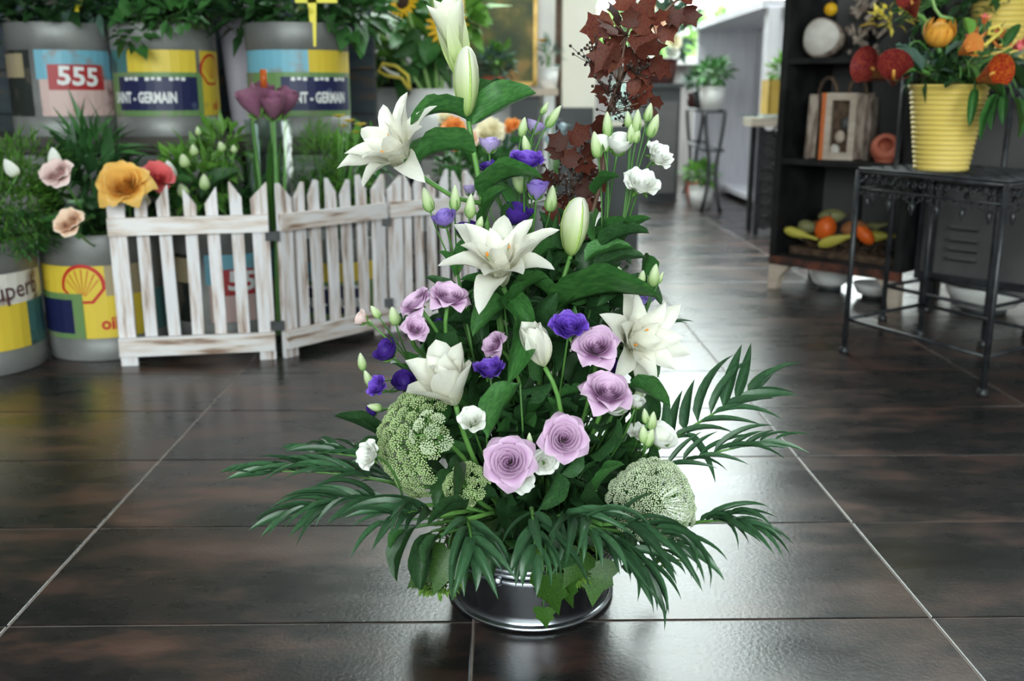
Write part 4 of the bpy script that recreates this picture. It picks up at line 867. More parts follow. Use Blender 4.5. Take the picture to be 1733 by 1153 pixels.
pf('long palm frond drooping over the shiny tub rim onto the tiles', (985, 885), (1098, 985), 1.03, 1.0, 9, .088, .0115, beta=.5, spread=.7, droop=.4, seed=8, lb=.35)
pf('palm frond drooping in front of the white domed umbel', (1020, 888), (1155, 928), 1.02, .985, 9, .085, .011, beta=.4, spread=.75, droop=.4, seed=9, lb=.5)
pf('palm frond hanging straight over the front of the tub', (900, 862), (905, 935), 1.06, 1.0, 7, .08, .0125, beta=.5, spread=.8, droop=.5, seed=10, lb=.35)
pf('palm frond arching over the tub between rose and umbel', (930, 880), (1010, 905), 1.06, .99, 7, .085, .0115, beta=.5, spread=.9, droop=.5, seed=11, lb=.5)
pf('longest palm frond stretching out toward the picket fence', (668, 818), (440, 800), 1.2, 1.2, 10, .082, .013, beta=.16, spread=.7, droop=.12, seed=12, lb=.3)
pf('palm frond below the longest frond, tips bent to the floor', (690, 858), (500, 872), 1.12, 1.08, 9, .088, .0135, beta=.32, spread=.75, droop=.22, seed=13, lb=.45)
pf('wide leaved palm frond low over the tub and open tiles', (745, 872), (655, 882), 1.06, 1.0, 7, .085, .0125, beta=.35, spread=.75, droop=.3, seed=14, lb=.35)
pf('upper palm frond fanned out beneath the white lisianthus', (680, 790), (520, 765), 1.2, 1.24, 8, .07, .013, beta=.14, spread=.6, droop=.05, seed=15, lb=.3)
pf('short palm frond behind the tub seen past the umbel', (1080, 560), (1130, 555), 1.3, 1.33, 5, .05, .008, beta=.1, spread=.5, droop=-.1, seed=16, lb=.2)
pf('palm frond over the tub front near the moss', (790, 880), (800, 935), 1.05, 1.0, 6, .075, .012, beta=.5, spread=.8, droop=.5, seed=17, lb=.4)
pf('palm frond filling the dark gap under the umbels', (1000, 895), (1120, 930), 1.1, 1.06, 8, .08, .012, beta=.35, spread=.8, droop=.35, seed=18, lb=.4)
pf('dark palm frond behind the tub on the floor side', (700, 840), (600, 800), 1.28, 1.32, 8, .07, .011, beta=.25, spread=.7, droop=.1, seed=19, lb=.4)
# ---- broad single leaves and leafy sprigs
def bl(label, leaves):
    t = thing('leaf_spray', label, 'foliage', root(P(*leaves[0][0], leaves[0][2])))
    for (a, b, ya, yb, w, m, be, tw) in leaves:
        A = P(*a, ya); leaf(t, A, P(*b, yb), w, m, 'broad', be, twist=tw); stem(t, [root(A), (root(A) + A) / 2, A], .0016, 'stem_dark', 'leaf_stalk', 4)
bl('large veined leaf hanging point down between rose and lily', [((880, 650), (826, 742), 1.1, 1.06, .045, 'leaf_lily', .25, .15)])
bl('pointed dark leaves standing out over the floor behind the green umbel', [((645, 740), (575, 655), 1.2, 1.22, .022, 'leaf_dark', .15, .6), ((660, 750), (600, 760), 1.2, 1.2, .018, 'leaf_dark', .2, .4)])
bl('broad leaves behind the wide white lily', [((1060, 660), (1135, 690), 1.16, 1.1, .03, 'leaf_mid', .35, .3), ((1090, 650), (1120, 720), 1.2, 1.15, .04, 'leaf_dark', .3, .2), ((1000, 520), (1060, 500), 1.25, 1.2, .035, 'leaf_dark', .3, .5)])
bl('narrow dark leaf crossing the green umbel', [((770, 850), (708, 765), 1.045, 1.02, .016, 'leaf_dark', .3, .5), ((790, 860), (735, 790), 1.05, 1.03, .016, 'leaf_dark', .3, .4)])
bl('pointed dark leaf in the gap above the white domed umbel', [((1030, 860), (1045, 760), 1.09, 1.07, .02, 'leaf_dark', .2, .4), ((1010, 830), (1060, 770), 1.1, 1.08, .03, 'leaf_mid', .3, .2)])
rs = random.Random(23)
for i in range(58):
    g = i * 2.39996; zz = .14 + .31 * ((i * 0.618) % 1); rad = .105 * (1 - .4 * ((zz - .14) / .31))
    c = BC + V((math.cos(g) * rad, math.sin(g) * rad, zz)); t = thing('leafy_sprig', 'dark green leafy filler sprig packed among the flower stems', 'foliage', root(c), 'leafy sprigs packed inside the arrangement')
    stem(t, [root(c), c], .0014, 'stem_dark')
    for k in range(7):
        p = c + V((rs.uniform(-.03, .03), rs.uniform(-.03, .03), rs.uniform(-.05, .04))); o = V((p.x - BC.x, p.y - BC.y, 0)).normalized()
        leaf(t, p, p + (o * rs.uniform(.3, 1) + V((rs.uniform(-.6, .6), rs.uniform(-.6, .6), rs.uniform(-.5, .8)))).normalized() * rs.uniform(.045, .075), rs.uniform(.024, .04), 'leaf_dark' if rs.random() < .7 else 'leaf_mid', 'broad', .35, twist=rs.uniform(-.5, .5))
    part('twig', MB().tube([c + V((0, 0, -.05)), c + V((0, 0, .04))], .001, 4).mesh('twig', 'stem_dark'), t)
for i in range(26):
    c = P(rs.uniform(785, 1060), rs.uniform(500, 800), rs.uniform(1.21, 1.29)); t = thing('leafy_sprig', 'dark green leafy sprig filling the gaps between roses and lilies', 'foliage', root(c), 'leafy sprigs between the roses'); stem(t, [root(c), c], .0014, 'stem_dark')
    for k in range(6):
        p = c + V((rs.uniform(-.03, .03), rs.uniform(-.02, .02), rs.uniform(-.04, .03))); leaf(t, p, p + V((rs.uniform(-1, 1), rs.uniform(-.5, .4), rs.uniform(-.7, .9))).normalized() * rs.uniform(.045, .075), rs.uniform(.026, .042), 'leaf_dark' if rs.random() < .75 else 'leaf_mid', 'broad', .35, twist=rs.uniform(-.6, .6))
for i in range(10):
    g = math.pi + i * math.pi / 9; c = BC + V((math.cos(g) * .09, math.sin(g) * .1, .125)); t = thing('leafy_sprig', 'dark green leafy sprig drooping toward the rim of the zinc tub', 'foliage', root(c), 'leafy sprigs at the tub rim'); stem(t, [root(c, .1), c], .0014, 'stem_dark')
    for k in range(7):
        p = c + V((rs.uniform(-.025, .025), rs.uniform(-.02, .02), rs.uniform(-.01, .06))); o = V((math.cos(g), math.sin(g), 0)); leaf(t, p, p + (o * rs.uniform(.4, 1) + V((rs.uniform(-.7, .7), rs.uniform(-.4, .4), rs.uniform(-.9, .3)))).normalized() * rs.uniform(.045, .07), rs.uniform(.02, .034), 'leaf_dark', 'broad', .4, twist=rs.uniform(-.5, .5))
# ---- ivy and dark leaves hanging over the tub
def ivyv(label, items):
    t = thing('ivy_trail', label, 'ivy', root(P(*items[0][:2], items[0][2])))
    for (x, y, Y, dx, dy, dz, L, tw) in items:
        A = P(x, y, Y); q_ = root(A, .9); q_.z = .15; stem(t, [FO * .4 + q_ * .6] + bez(q_, V((A.x, A.y, 0)) + V((A.x - BC.x, A.y - BC.y, 0)) * .04 + V((0, 0, max(A.z, HB) + .045)), A, 6), .0012, 'stem_dark', 'stem', 4); place_leaf(t, IVYL, A, V((dx, dy, dz)), L, (0, 1, -.3), tw=tw)
ivyv('large ivy leaf hanging over the tub rim toward the bright floor', [(1010, 950, 1.11, -.1, -.25, -1, .058, .1), (985, 935, 1.1, -.4, -.4, -.7, .05, -.3)])
ivyv('dark ivy leaves trailing down the front of the tub to the floor', [(925, 975, 1.095, .25, -.1, -1, .055, .5), (950, 975, 1.1, .3, -.2, -1, .044, .7), (920, 1030, 1.105, .1, 0, -1, .03, .3)])
ivyv('dark ivy leaves beside the moss on the tub rim', [(760, 930, 1.13, -.3, -.3, -.8, .06, .2), (740, 945, 1.16, -.6, -.2, -.6, .055, -.2)])
bl('dark narrow leaves hanging beside the tub above the light patch', [((705, 890), (672, 985), 1.12, 1.1, .028, 'leaf_dark', .3, .2), ((730, 900), (712, 1000), 1.13, 1.11, .03, 'leaf_dark', .25, -.2), ((745, 905), (720, 960), 1.1, 1.08, .028, 'leaf_dark', .3, .5), ((690, 895), (660, 930), 1.12, 1.1, .022, 'leaf_mid', .3, .2)])
# ================================================================== PLANTS AND THINGS BEHIND, PLANK WALL SIDE
def bgrose(px, py, Y, diam, d, m, label, foot, n=16, tip=.05, nm='garden_rose', leaves=3, cat='rose', op=1.0):
    p = P(px, py, Y); t = thing(nm, label, cat, foot); b0 = rose(t, p, d, diam * S(p), m, n, tip, op, .05, px * .1, True)
    stem(t, bez(V(foot), b0 - V(d).normalized() * .1, b0, 6), .0028, 'stem_green'); rr = random.Random(px)
    for i in range(leaves):
        a = b0 + (V(foot) - b0) * (.15 + .15 * i); leaf(t, a, a + V((rr.uniform(-.09, .09), rr.uniform(-.07, .0), rr.uniform(-.02, .05))), .045, 'leaf_mid', 'broad', .35)
    return t
def plant(name, label, foot, masses, group=None, cat='plant'):
    t = thing(name, label, cat, foot, group); mb = MB()
    for i, (c, rad, n, L, W, m) in enumerate(masses):
        foliage(t, c, rad, n, L, W, m, len(label) + i * 13); rr = random.Random(i)
        for k in range(6): mb.tube(bez(V(foot) + V((rr.uniform(-.02, .02), rr.uniform(-.02, .02), 0)), (V(foot) + c) / 2 + V((0, 0, .03)), c + V((rr.uniform(-1, 1) * rad[0] * .6, rr.uniform(-1, 1) * rad[1] * .6, rr.uniform(-.5, .7) * rad[2])), 4), .002, 4)
    part('stems', mb.mesh('stems', 'stem_dark'), t); return t
sA, sB, sC, sD, sE = (c + V((0, 0, CH - .05)) for c in (cA, cB, cC, cD, cE)); sD.z = (CH - .05) * .85
plant('herb_plant', 'bushy bright green herb with fine leaves in the white banded oil can', sA, [(cA + V((-.03, 0, CH + .03)), (.13, .13, .09), 1200, .035, .006, 'leaf_fresh'), (P(5, 350, cA.y), (.125, .12, .12), 2200, .035, .006, 'leaf_fresh'), (P(20, 280, cA.y + .05), (.14, .1, .06), 500, .05, .006, 'leaf_fresh'), (P(25, 398, cA.y - .03), (.11, .1, .05), 700, .03, .007, 'leaf_mid')])
plant('rose_foliage', 'dark leafy stems around the pink and peach roses in the shell can', sB, [(P(150, 340, cB.y), (.1, .1, .12), 160, .09, .035, 'leaf_dark'), (P(160, 270, cB.y + .05), (.07, .06, .08), 90, .1, .018, 'leaf_mid'), (P(205, 390, cB.y), (.12, .1, .05), 90, .08, .035, 'leaf_dark')])
bgrose(95, 292, 2.36, 62, (-.1, -.65, .6), 'petal_pink', 'pale pink rose above the fine green herb', sB, 24)
bgrose(116, 376, 2.3, 60, (-.1, -.65, .6), 'petal_peach', 'peach rose drooping over the rim of the shell can', sB, 24)
for (x, y, lab) in ((92, 266, 'white rosebud just above the pale pink rose'), (18, 284, 'white rosebud standing in the fine green herb')):
    p = P(x, y, 2.42 if x > 50 else 2.34); f = sB if x > 50 else sA; t = thing('rosebud', lab, 'rose', f); b0 = bud(t, p, (-.4 if x < 50 else 0, -.2, .8), 34 * S(p), 22 * S(p), 'petal_white'); stem(t, bez(V(f), (V(f) + b0) / 2, b0, 5), .002)
bgrose(208, 312, 2.375, 92, (.1, -.72, .55), 'petal_yellow', 'big orange-yellow rose leaning over the fence corner post', cB + V((.06, 0, CH - .05)), 26, .25, op=1.0, leaves=1)
bgrose(266, 300, 2.50, 66, (.35, -.6, .55), 'petal_coral', 'coral red rose next to the orange-yellow rose', cC + V((-.06, 0, CH - .05)), 24, .02)
bgrose(232, 338, 2.62, 44, (.3, -.5, .3), 'petal_cream', 'small cream rose behind the fence below the coral rose', cC + V((-.09, 0, CH - .05)), 11, .05, leaves=1)
plant('spray_foliage', 'fresh green leafy spray with round buds behind the picket fence', sC, [(P(330, 300, cC.y - .1), (.09, .06, .08), 160, .06, .024, 'leaf_fresh'), (P(380, 250, cC.y - .05), (.06, .05, .06), 70, .06, .022, 'leaf_fresh'), (P(300, 340, cC.y - .05), (.16, .08, .06), 160, .08, .035, 'leaf_mid'), (P(425, 330, cC.y + .02), (.09, .05, .06), 130, .09, .014, 'leaf_mid'), (P(390, 368, cC.y + .02), (.13, .07, .05), 120, .08, .03, 'leaf_dark')])
t = thing('bud_spray', 'spray of small white and pale green buds beside the coral rose', 'lisianthus', sC)
for (x, y, L, W) in ((287, 288, 34, 22), (312, 272, 24, 18), (346, 308, 28, 18), (309, 322, 26, 20), (335, 222, 16, 10), (328, 254, 20, 14), (375, 248, 18, 14), (396, 252, 14, 12)):
    p = P(x, y, 2.58); b0 = bud(t, p, (random.uniform(-.3, .3), -.2, 1), L * S(p), W * S(p), 'bud_green' if x > 300 else 'petal_white'); stem(t, bez(V(sC), (V(sC) + b0) / 2 + V((0, 0, .05)), b0, 5), .0016, 'stem_green')
t = thing('large_leaf', 'large dark glossy leaf arching behind the fence near the tulip stems', 'leaf', sC); leaf(t, P(345, 345, 2.66), P(408, 290, 2.66), .07, 'leaf_dark', 'broad', .35, twist=.6); stem(t, [V(sC), P(345, 345, 2.66)], .003)
# tulips in a tall clear vase
vf = P(471, 500, 2.635); vf.z = 0; vt = P(471, 205, 2.62).z
t = thing('glass_vase', 'tall clear glass cylinder vase behind the fence hinge', 'vase', vf)
part('glass', MB().lathe([(0, .004), (.06, .004), (.062, .01), (.062, vt), (.0595, vt), (.0595, .014), (0, .014)], 32).mesh('glass', 'clear_glass'), t, T(vf))
part('rim', MB().lathe([(.0595, vt), (.0625, vt), (.0625, vt + .003), (.0595, vt + .003), (.0595, vt)], 32).mesh('rim', 'clear_glass'), t, T(vf))
for (x, y, h, ex, lab, dd) in ((424, 172, 62, 430, 'purple and green parrot tulip beside the dark plank gap', (-.4, -.2, 1)), (447, 166, 58, 459, 'maroon red tulip with a raised dark red petal', (.1, -.2, 1)), (462, 180, 54, 470, 'streaked purple and yellow-green tulip in the middle of the bunch', (.1, -.4, 1)), (481, 174, 56, 500, 'pink-purple tulip leaning against the lettered can', (.4, -.2, 1))):
    p = P(x, y, 2.60 if x in (424, 462) else 2.67); t = thing('parrot_tulip', lab, 'tulip', vf + V((0, 0, .02)), 'tulips in the glass vase'); b0 = cupflower(t, p, dd, 40 * S(p), 'petal_tulip', 7, h / 22, .06, x)
    w_ = P(ex, 335, 2.6); w_.x = vf.x + max(-.045, min(.045, w_.x - vf.x)); foot = V((vf.x + (ex - 474) * .0006, vf.y, .03)); stem(t, [foot, V((vf.x + (w_.x - vf.x) * .5, vf.y, .28)), V((vf.x + (w_.x - vf.x) * .9, vf.y + (p.y - vf.y) * .6, vt)), b0], [.005, .005, .005, .0042], 'stem_pale')
    leaf(t, V((vf.x + (w_.x - vf.x) * .5, vf.y, .3)), V((vf.x + (w_.x - vf.x) * .75, vf.y + (p.y - vf.y) * .3, vt - .03)), .022, 'leaf_light', 'strap', .12, droop=(1, 0, -.2))
    if x == 447: part('petal', MB().box(P(446, 133, 2.6), (.016, .004, .045)).mesh('petal', 'petal_red'), t, label='raised dark red petal')
plant('fennel', 'pale feathery green stems beside the glass vase', sD, [(P(540, 280, 2.84), (.05, .045, .11), 760, .05, .003, 'leaf_light'), (P(590, 300, 2.88), (.06, .04, .1), 180, .06, .02, 'leaf_fresh'), (P(630, 262, 2.93), (.05, .04, .05), 100, .07, .016, 'leaf_mid'), (P(560, 332, 2.88), (.12, .04, .05), 180, .06, .014, 'leaf_mid')])
t = thing('yellow_flowers', 'small yellow flower heads on leafy stems near the white lily', 'flower', sD)
for (x, y, r) in ((574, 200, 15), (590, 208, 14), (581, 216, 12), (610, 214, 14), (622, 222, 12), (603, 226, 10)):
    p = P(x, y, 2.8); mb = MB(); rr = random.Random(x)
    for k in range(14): mb.leafq(p, V((math.cos(k * 2.4), math.sin(k * 2.4) * .7, .5)), V((0, 0, 1)), r * S(p), r * .6 * S(p))
    part('flower_head', mb.mesh('flower_head', 'yellow_small'), t); stem(t, [V(sD), (V(sD) + p) / 2 + V((0, 0, .02)), p], .002)
# planting in the bench cans
def top(px): c = on_bench(px); return c + V((0, 0, CH - .05))
for (px, lab, ms) in ((118, 'dark leafy plant in the can numbered 555', [((70, 15), (.17, .12, .07), 220, .09, .04, 'leaf_dark'), ((30, 40), (.06, .08, .1), 90, .08, .035, 'leaf_dark'), ((150, -10), (.12, .1, .06), 120, .08, .03, 'leaf_grey')]),
                      (289, 'leafy plant spilling green leaves over the yellow strip can', [((270, 15), (.16, .13, .075), 300, .07, .04, 'leaf_mid'), ((225, 40), (.05, .06, .09), 90, .07, .04, 'leaf_mid'), ((330, 0), (.1, .1, .08), 120, .08, .04, 'leaf_dark')]),
                      (510, 'dense dark green leafy plant with a yellow sign in its can', [((510, 12), (.18, .13, .07), 360, .07, .035, 'leaf_mid'), ((430, 25), (.07, .08, .06), 100, .08, .03, 'leaf_dark'), ((590, 10), (.1, .1, .1), 150, .09, .05, 'leaf_mid')])):
    plant('leafy_plant', lab, top(px), [(P(*c, 3.1), r, n, L, W, m) for c, r, n, L, W, m in ms] + ([(P(228, 45, 2.93), (.045, .02, .06), 60, .055, .035, 'leaf_mid'), (P(300, 25, 2.93), (.07, .02, .03), 50, .05, .03, 'leaf_mid')] if px == 289 else []))
t = thing('plant_stake', 'yellow plastic plant stake in the can numbered 555', 'plant label', P(128, 46, 3.05)); part('stake', MB().tube([P(126, 48, 3.05) + V((0, 0, -.05)), P(130, 20, 3.05), P(140, -20, 3.05)], [.007, .007, .008], 4).mesh('stake', 'yellow_plastic'), t); part('tag', MB().box(P(142, -30, 3.05), (.05, .003, .04)).mesh('tag', 'yellow_plastic', False), t)
t = thing('plant_stake', 'yellow plastic plant sign on a tapered stake in the dense green plant', 'plant label', P(527, 50, 2.99)); part('stake', MB().prism([(-.006, -.06), (.006, -.06), (.013, .07), (-.013, .07)], .004, T(P(530, 42, 2.99))).mesh('stake', 'yellow_plastic', False), t); part('tag', MB().box(P(535, -6, 2.99), (.12, .004, .035)).mesh('tag', 'yellow_plastic', False), t)
t = thing('paper_cone', 'grey-lilac sheet of wrapping paper rolled between two oil cans', 'paper', V((P(400, 60, 3.3).x, 3.3, BZ))); cz = P(400, -40, 3.3).z
part('sheet', MB().lathe([(.03, 0), (.05, (cz - BZ) * .6), (.075, cz - BZ), (.073, cz - BZ), (.048, (cz - BZ) * .6), (.028, .004)], 20, T(V((P(400, 60, 3.3).x, 3.3, BZ)))).mesh('sheet', 'grey_paper'), t)
part('fold', MB().prism([(0, 0), (.06, .02), (.05, .09), (.01, .1)], .004, T(P(412, 70, 3.25))).mesh('fold', 'grey_paper', False), t)
# ================================================================== SUNFLOWERS, CABINET, CREAM ROSES
tz = P(735, 252, 3.9).z
tb = thing('low_table', 'low dark table under the round white jar', 'table', V((P(740, 250, 3.9).x, 3.95, 0)))
part('table_top', MB().box((P(740, 250, 3.9).x, 3.95, tz - .015), (.62, .45, .03)).mesh('table_top', 'dark_wood', False), tb)
for sx in (-.28, .28):
    for sy in (-.19, .19): part('leg', MB().box((P(740, 250, 3.9).x + sx, 3.95 + sy, (tz - .03) / 2), (.04, .04, tz - .03)).mesh('leg', 'dark_wood', False), tb)
jc = V((P(737, 200, 3.9).x, 3.9, tz)); jr = 62 * S(jc); jh = P(737, 152, 3.9).z - tz
t = thing('white_jar', 'round white glazed jar full of sunflowers', 'jar', jc)
part('body', MB().lathe([(0, 0), (jr * .6, 0), (jr * .8, jh * .12), (jr, jh * .5), (jr * .92, jh * .78), (jr * .68, jh * .94), (jr * .7, jh), (jr * .66, jh), (jr * .64, jh * .9), (0, jh * .85)], 40).mesh('body', 'white_ceramic'), t, T(jc))
part('rim', MB().lathe([(jr * .66, jh - .004), (jr * .73, jh - .004), (jr * .74, jh + .003), (jr * .66, jh + .003), (jr * .66, jh - .004)], 40).mesh('rim', 'white_ceramic'), t, T(jc))
SUNP = strap('petal', 'petal_sun', 1, .28, 1.1, 1.7, nv=5, nu=2)
def sunflower(px, py, R, d, label, sx):
    p = P(px, py, 3.85); t = thing('sunflower', label, 'sunflower', jc + V((sx * .02, 0, jh * .9))); s = R * S(p); M = bloomM(p, V(d), s)
    for k in range(18): part('petal', SUNP, t, M @ Matrix.Rotation(k * .349, 4, 'Z') @ T((.35, 0, 0)) @ Matrix.Scale(.8, 4))
    part('seed_disc', MB().lathe([(0, .12), (.3, .1), (.45, .02), (.46, -.1), (0, -.15)], 18).mesh('seed_disc', 'disc_brown'), t, M)
    e = jc + V((sx * .03, 0, jh * .86)); stem(t, bez(e, (e + p) / 2 + V((0, 0, .04)), p - V(d).normalized() * .02, 6), .008, 'stem_pale'); rr = random.Random(px)
    for k in range(6):
        a = e + (p - e) * rr.uniform(.3, .85) + V((rr.uniform(-.03, .03), -.02, 0)); leaf(t, a, a + V((rr.uniform(-.13, .13), rr.uniform(-.1, .05), rr.uniform(-.12, .06))), .1, rr.choice(('leaf_mid', 'leaf_fresh', 'leaf_mid')), 'broad', .4, twist=rr.uniform(-.5, .5))
sunflower(628, 48, 30, (-1, -.35, -.1), 'sunflower seen side on above the black framed cabinet', -1)
sunflower(682, 4, 28, (-.3, -.8, .3), 'sunflower facing forward amid green leaves', -.4)
sunflower(756, 45, 34, (.25, -.9, .1), 'sunflower with a dark centre behind the flaring white lily bud', .8)
sunflower(732, -22, 26, (.1, -.6, .6), 'sunflower tilted up at the top of the bunch', .3)
plant('sunflower_leaves', 'broad green sunflower leaves above the white jar', jc + V((0, 0, jh * .88)), [(P(700, 75, 4.05), (.15, .08, .12), 100, .13, .085, 'leaf_mid'), (P(645, 70, 4.1), (.08, .06, .14), 50, .12, .06, 'leaf_fresh'), (P(765, 25, 4.0), (.1, .08, .07), 50, .12, .08, 'leaf_fresh')])
t = thing('ribbon', 'yellow and silver ribbon loop hanging at the white jar', 'ribbon', P(690, 150, 3.78)); part('loop', MB().tube([P(x, y, 3.78) for x, y in ((694, 152), (690, 128), (670, 112), (648, 108), (640, 120), (655, 128), (680, 132), (692, 150))], .007, 5).mesh('loop', 'yellow_small'), t); part('tail', MB().tube([P(x, y, 3.79) for x, y in ((640, 120), (646, 112), (660, 122), (676, 128))], .006, 5).mesh('tail', 'white_matte'), t)
cx0, cx1 = P(592, 200, 4.35).x, P(700, 200, 4.35).x; cz0 = P(640, 140, 4.35).z
t = thing('framed_cabinet', 'white panelled cabinet in a black frame behind the sunflower jar', 'cabinet', V(((cx0 + cx1) / 2, 4.5, 0)))
part('carcass', MB().box(((cx0 + cx1) / 2, 4.52, cz0 / 2), (cx1 - cx0, .3, cz0)).mesh('carcass', 'black_paint', False), t)
for k in range(4): part('drawer_front', MB().box(((cx0 + cx1) / 2, 4.36, cz0 - .085 - k * .155), (cx1 - cx0 - .05, .02, .13)).mesh('drawer_front', 'white_board', False), t)
part('top', MB().box(((cx0 + cx1) / 2, 4.5, cz0 + .012), (cx1 - cx0 + .04, .36, .03)).mesh('top', 'black_paint', False), t)
for x in (cx0, cx1): part('post', MB().box((x, 4.36, cz0 / 2), (.03, .03, cz0)).mesh('post', 'black_paint', False), t)
for (x, y, D, m, lab) in ((826, 222, 62, 'petal_cream', 'large cream rose behind the tall lily stem'), (766, 214, 46, 'petal_orange', 'orange-red rose left of the cream rose'.replace('left of', 'beside')), (792, 236, 44, 'petal_peach', 'peach rose squeezed between orange and cream roses'), (866, 214, 40, 'petal_orange', 'orange rose next to the pale lilac lisianthus'), (775, 246, 30, 'petal_red', 'small dark red rose under the orange-red one'), (752, 198, 30, 'petal_cream', 'small white rose against the white jar')):
    bgrose(x, y, {752: 3.3, 792: 3.13, 775: 3.06, 866: 3.26}.get(x, 3.2), D, (random.uniform(-.2, .2), -.6, .75), m, lab, cE + V(((x - 805) * .0012, 0, CH - .05)), 14, .03)
plant('rose_foliage', 'green leaves and small red berries under the cream and orange roses', sE, [(P(810, 290, 3.25), (.14, .1, .08), 260, .06, .02, 'leaf_mid'), (P(850, 270, 3.3), (.1, .08, .06), 120, .06, .02, 'leaf_grey')])
# ================================================================== PAINTING, CONSOLE, FAR COUNTER
ax0, ax1 = P(785, 60, 4.99).x, P(906, 60, 4.99).x; az0 = P(850, 142, 4.99).z
t = thing('painting', 'dark olive and ochre painting in a thin gold frame', 'painting', V(((ax0 + ax1) / 2, 4.98, az0)))
part('canvas', MB().box(((ax0 + ax1) / 2, 4.985, az0 + .28), (ax1 - ax0, .02, .56)).mesh('canvas', 'painting', False), t)
for (c, d) in ((((ax0 + ax1) / 2, az0), (ax1 - ax0, .02)), (((ax0 + ax1) / 2, az0 + .56), (ax1 - ax0, .02)), ((ax0, az0 + .28), (.02, .58)), ((ax1, az0 + .28), (.02, .58))): part('frame_bar', MB().box((c[0], 4.975, c[1]), (d[0], .035, d[1])).mesh('frame_bar', 'gold_frame', False), t)
kz = P(880, 150, 4.7).z; kx0, kx1 = P(770, 150, 4.7).x, P(944, 150, 4.7).x
t = thing('console_table', 'narrow wooden console with white legs under the painting', 'table', V(((kx0 + kx1) / 2, 4.78, 0)))
part('table_top', MB().box(((kx0 + kx1) / 2, 4.78, kz - .015), (kx1 - kx0, .26, .03)).mesh('table_top', 'wood_pale', False), t)
for x in (kx0 + .02, kx1 - .04):
    for y in (4.68, 4.88): part('leg', MB().box((x, y, (kz - .03) / 2), (.05, .04, kz - .03)).mesh('leg', 'white_matte', False), t)
def pot(name, label, c, r, h, m, cat='pot', taper=.8):
    t = thing(name, label, cat, c); part('body', MB().lathe([(0, 0), (r * taper, 0), (r, h), (r * .92, h), (r * .9, h * .85), (0, h * .85)], 24).mesh('body', m), t, T(c)); part('rim', MB().lathe([(r * .9, h - .006), (r * 1.05, h - .006), (r * 1.05, h + .003), (r * .9, h + .003), (r * .9, h - .006)], 24).mesh('rim', m), t, T(c)); return c + V((0, 0, h * .85))
c = V((P(929, 150, 4.7).x, 4.72, kz)); s_ = pot('flower_pot', 'small white pot on the console beside the painting', c, .045, .09, 'white_ceramic'); plant('succulent', 'upright green succulent in the small white pot', s_, [(s_ + V((0, 0, .06)), (.03, .03, .06), 40, .07, .016, 'leaf_grey')])
t = thing('yellow_flowers', 'single yellow flower on a stalk against the white partition', 'flower', s_); p = P(917, 72, 4.7); mb = MB()
for k in range(16): mb.leafq(p, V((math.cos(k * 2.4), math.sin(k * 2.4), .6)), V((0, 0, 1)), .035, .025)
part('flower_head', mb.mesh('flower_head', 'petal_sun'), t); stem(t, [s_, (s_ + p) / 2 + V((.01, 0, 0)), p], .004)
c = V((P(838, 150, 4.7).x, 4.74, kz)); s_ = pot('flower_pot', 'low pink pot on the console in front of the painting', c, .06, .05, 'terracotta'); plant('potted_plant', 'pale green variegated plant in front of the painting', s_, [(P(838, 112, 4.72), (.09, .07, .07), 150, .05, .03, 'leaf_grey'), (P(845, 100, 4.72), (.05, .05, .05), 50, .05, .03, 'leaf_light')])
t = thing('dark_box', 'dark blue-black box standing under the console', 'box', V((P(888, 220, 4.6).x, 4.68, 0))); bz_ = P(888, 168, 4.6).z; part('body', MB().box((P(888, 200, 4.6).x, 4.72, bz_ / 2), (.13, .16, bz_)).mesh('body', 'dark_plinth', False), t); part('lid', MB().box((P(888, 200, 4.6).x, 4.72, bz_ + .006), (.14, .17, .014)).mesh('lid', 'black_paint', False), t)
c = V((P(938, 300, 3.5).x, 3.5, 0)); s_ = pot('zinc_bucket', 'plain zinc bucket of blue thistles behind the arrangement', c, .09, .3, 'zinc_dull', 'bucket')
t = thing('blue_thistle', 'grey-blue thistle heads behind the dark red branch', 'thistle', s_)
for (x, y) in ((925, 215), (945, 228), (935, 205), (952, 215), (940, 240), (928, 235)):
    p = P(x, y, 3.45); mb = MB(); mb.ball(p, .014, 8, 6)
    for k in range(10): mb.leafq(p, V((math.cos(k * 2.4), math.sin(k * 2.4), .3)), V((0, 0, 1)), .04, .008)
    part('flower_head', mb.mesh('flower_head', 'thistle'), t); stem(t, [s_, p], .003, 'stem_dark')
# far counter with bouquet
fa, fb = P(1084, 250, 6.4).x, P(1138, 250, 6.4).x; fz = P(1120, 148, 6.4).z
t = thing('dark_counter', 'tall dark counter block at the back of the shop', 'counter', V(((fa + fb) / 2, 6.55, 0)))
part('body', MB().box(((fa + fb) / 2 + .02, 6.55, fz / 2), (fb - fa + .04, .3, fz)).mesh('body', 'dark_plinth', False), t); part('top', MB().box(((fa + fb) / 2 + .02, 6.55, fz + .012), (fb - fa + .07, .34, .024)).mesh('top', 'dark_plinth', False), t)
part('front_panel', MB().box(((fa + fb) / 2 + .04, 6.39, fz * .48), (.16, .02, fz * .8)).mesh('front_panel', 'grey_locker', False), t)
c = V((P(1118, 140, 6.4).x, 6.5, fz + .024)); s_ = pot('flower_pot', 'dark maroon pot of mixed flowers on the dark counter', c, .12, .15, 'maroon_pot')
plant('mixed_bouquet', 'loose bouquet of pale foliage in the maroon pot', s_, [(P(1115, 50, 6.5), (.22, .12, .2), 200, .12, .05, 'leaf_grey'), (P(1110, 20, 6.5), (.2, .1, .18), 80, .1, .05, 'leaf_light')])
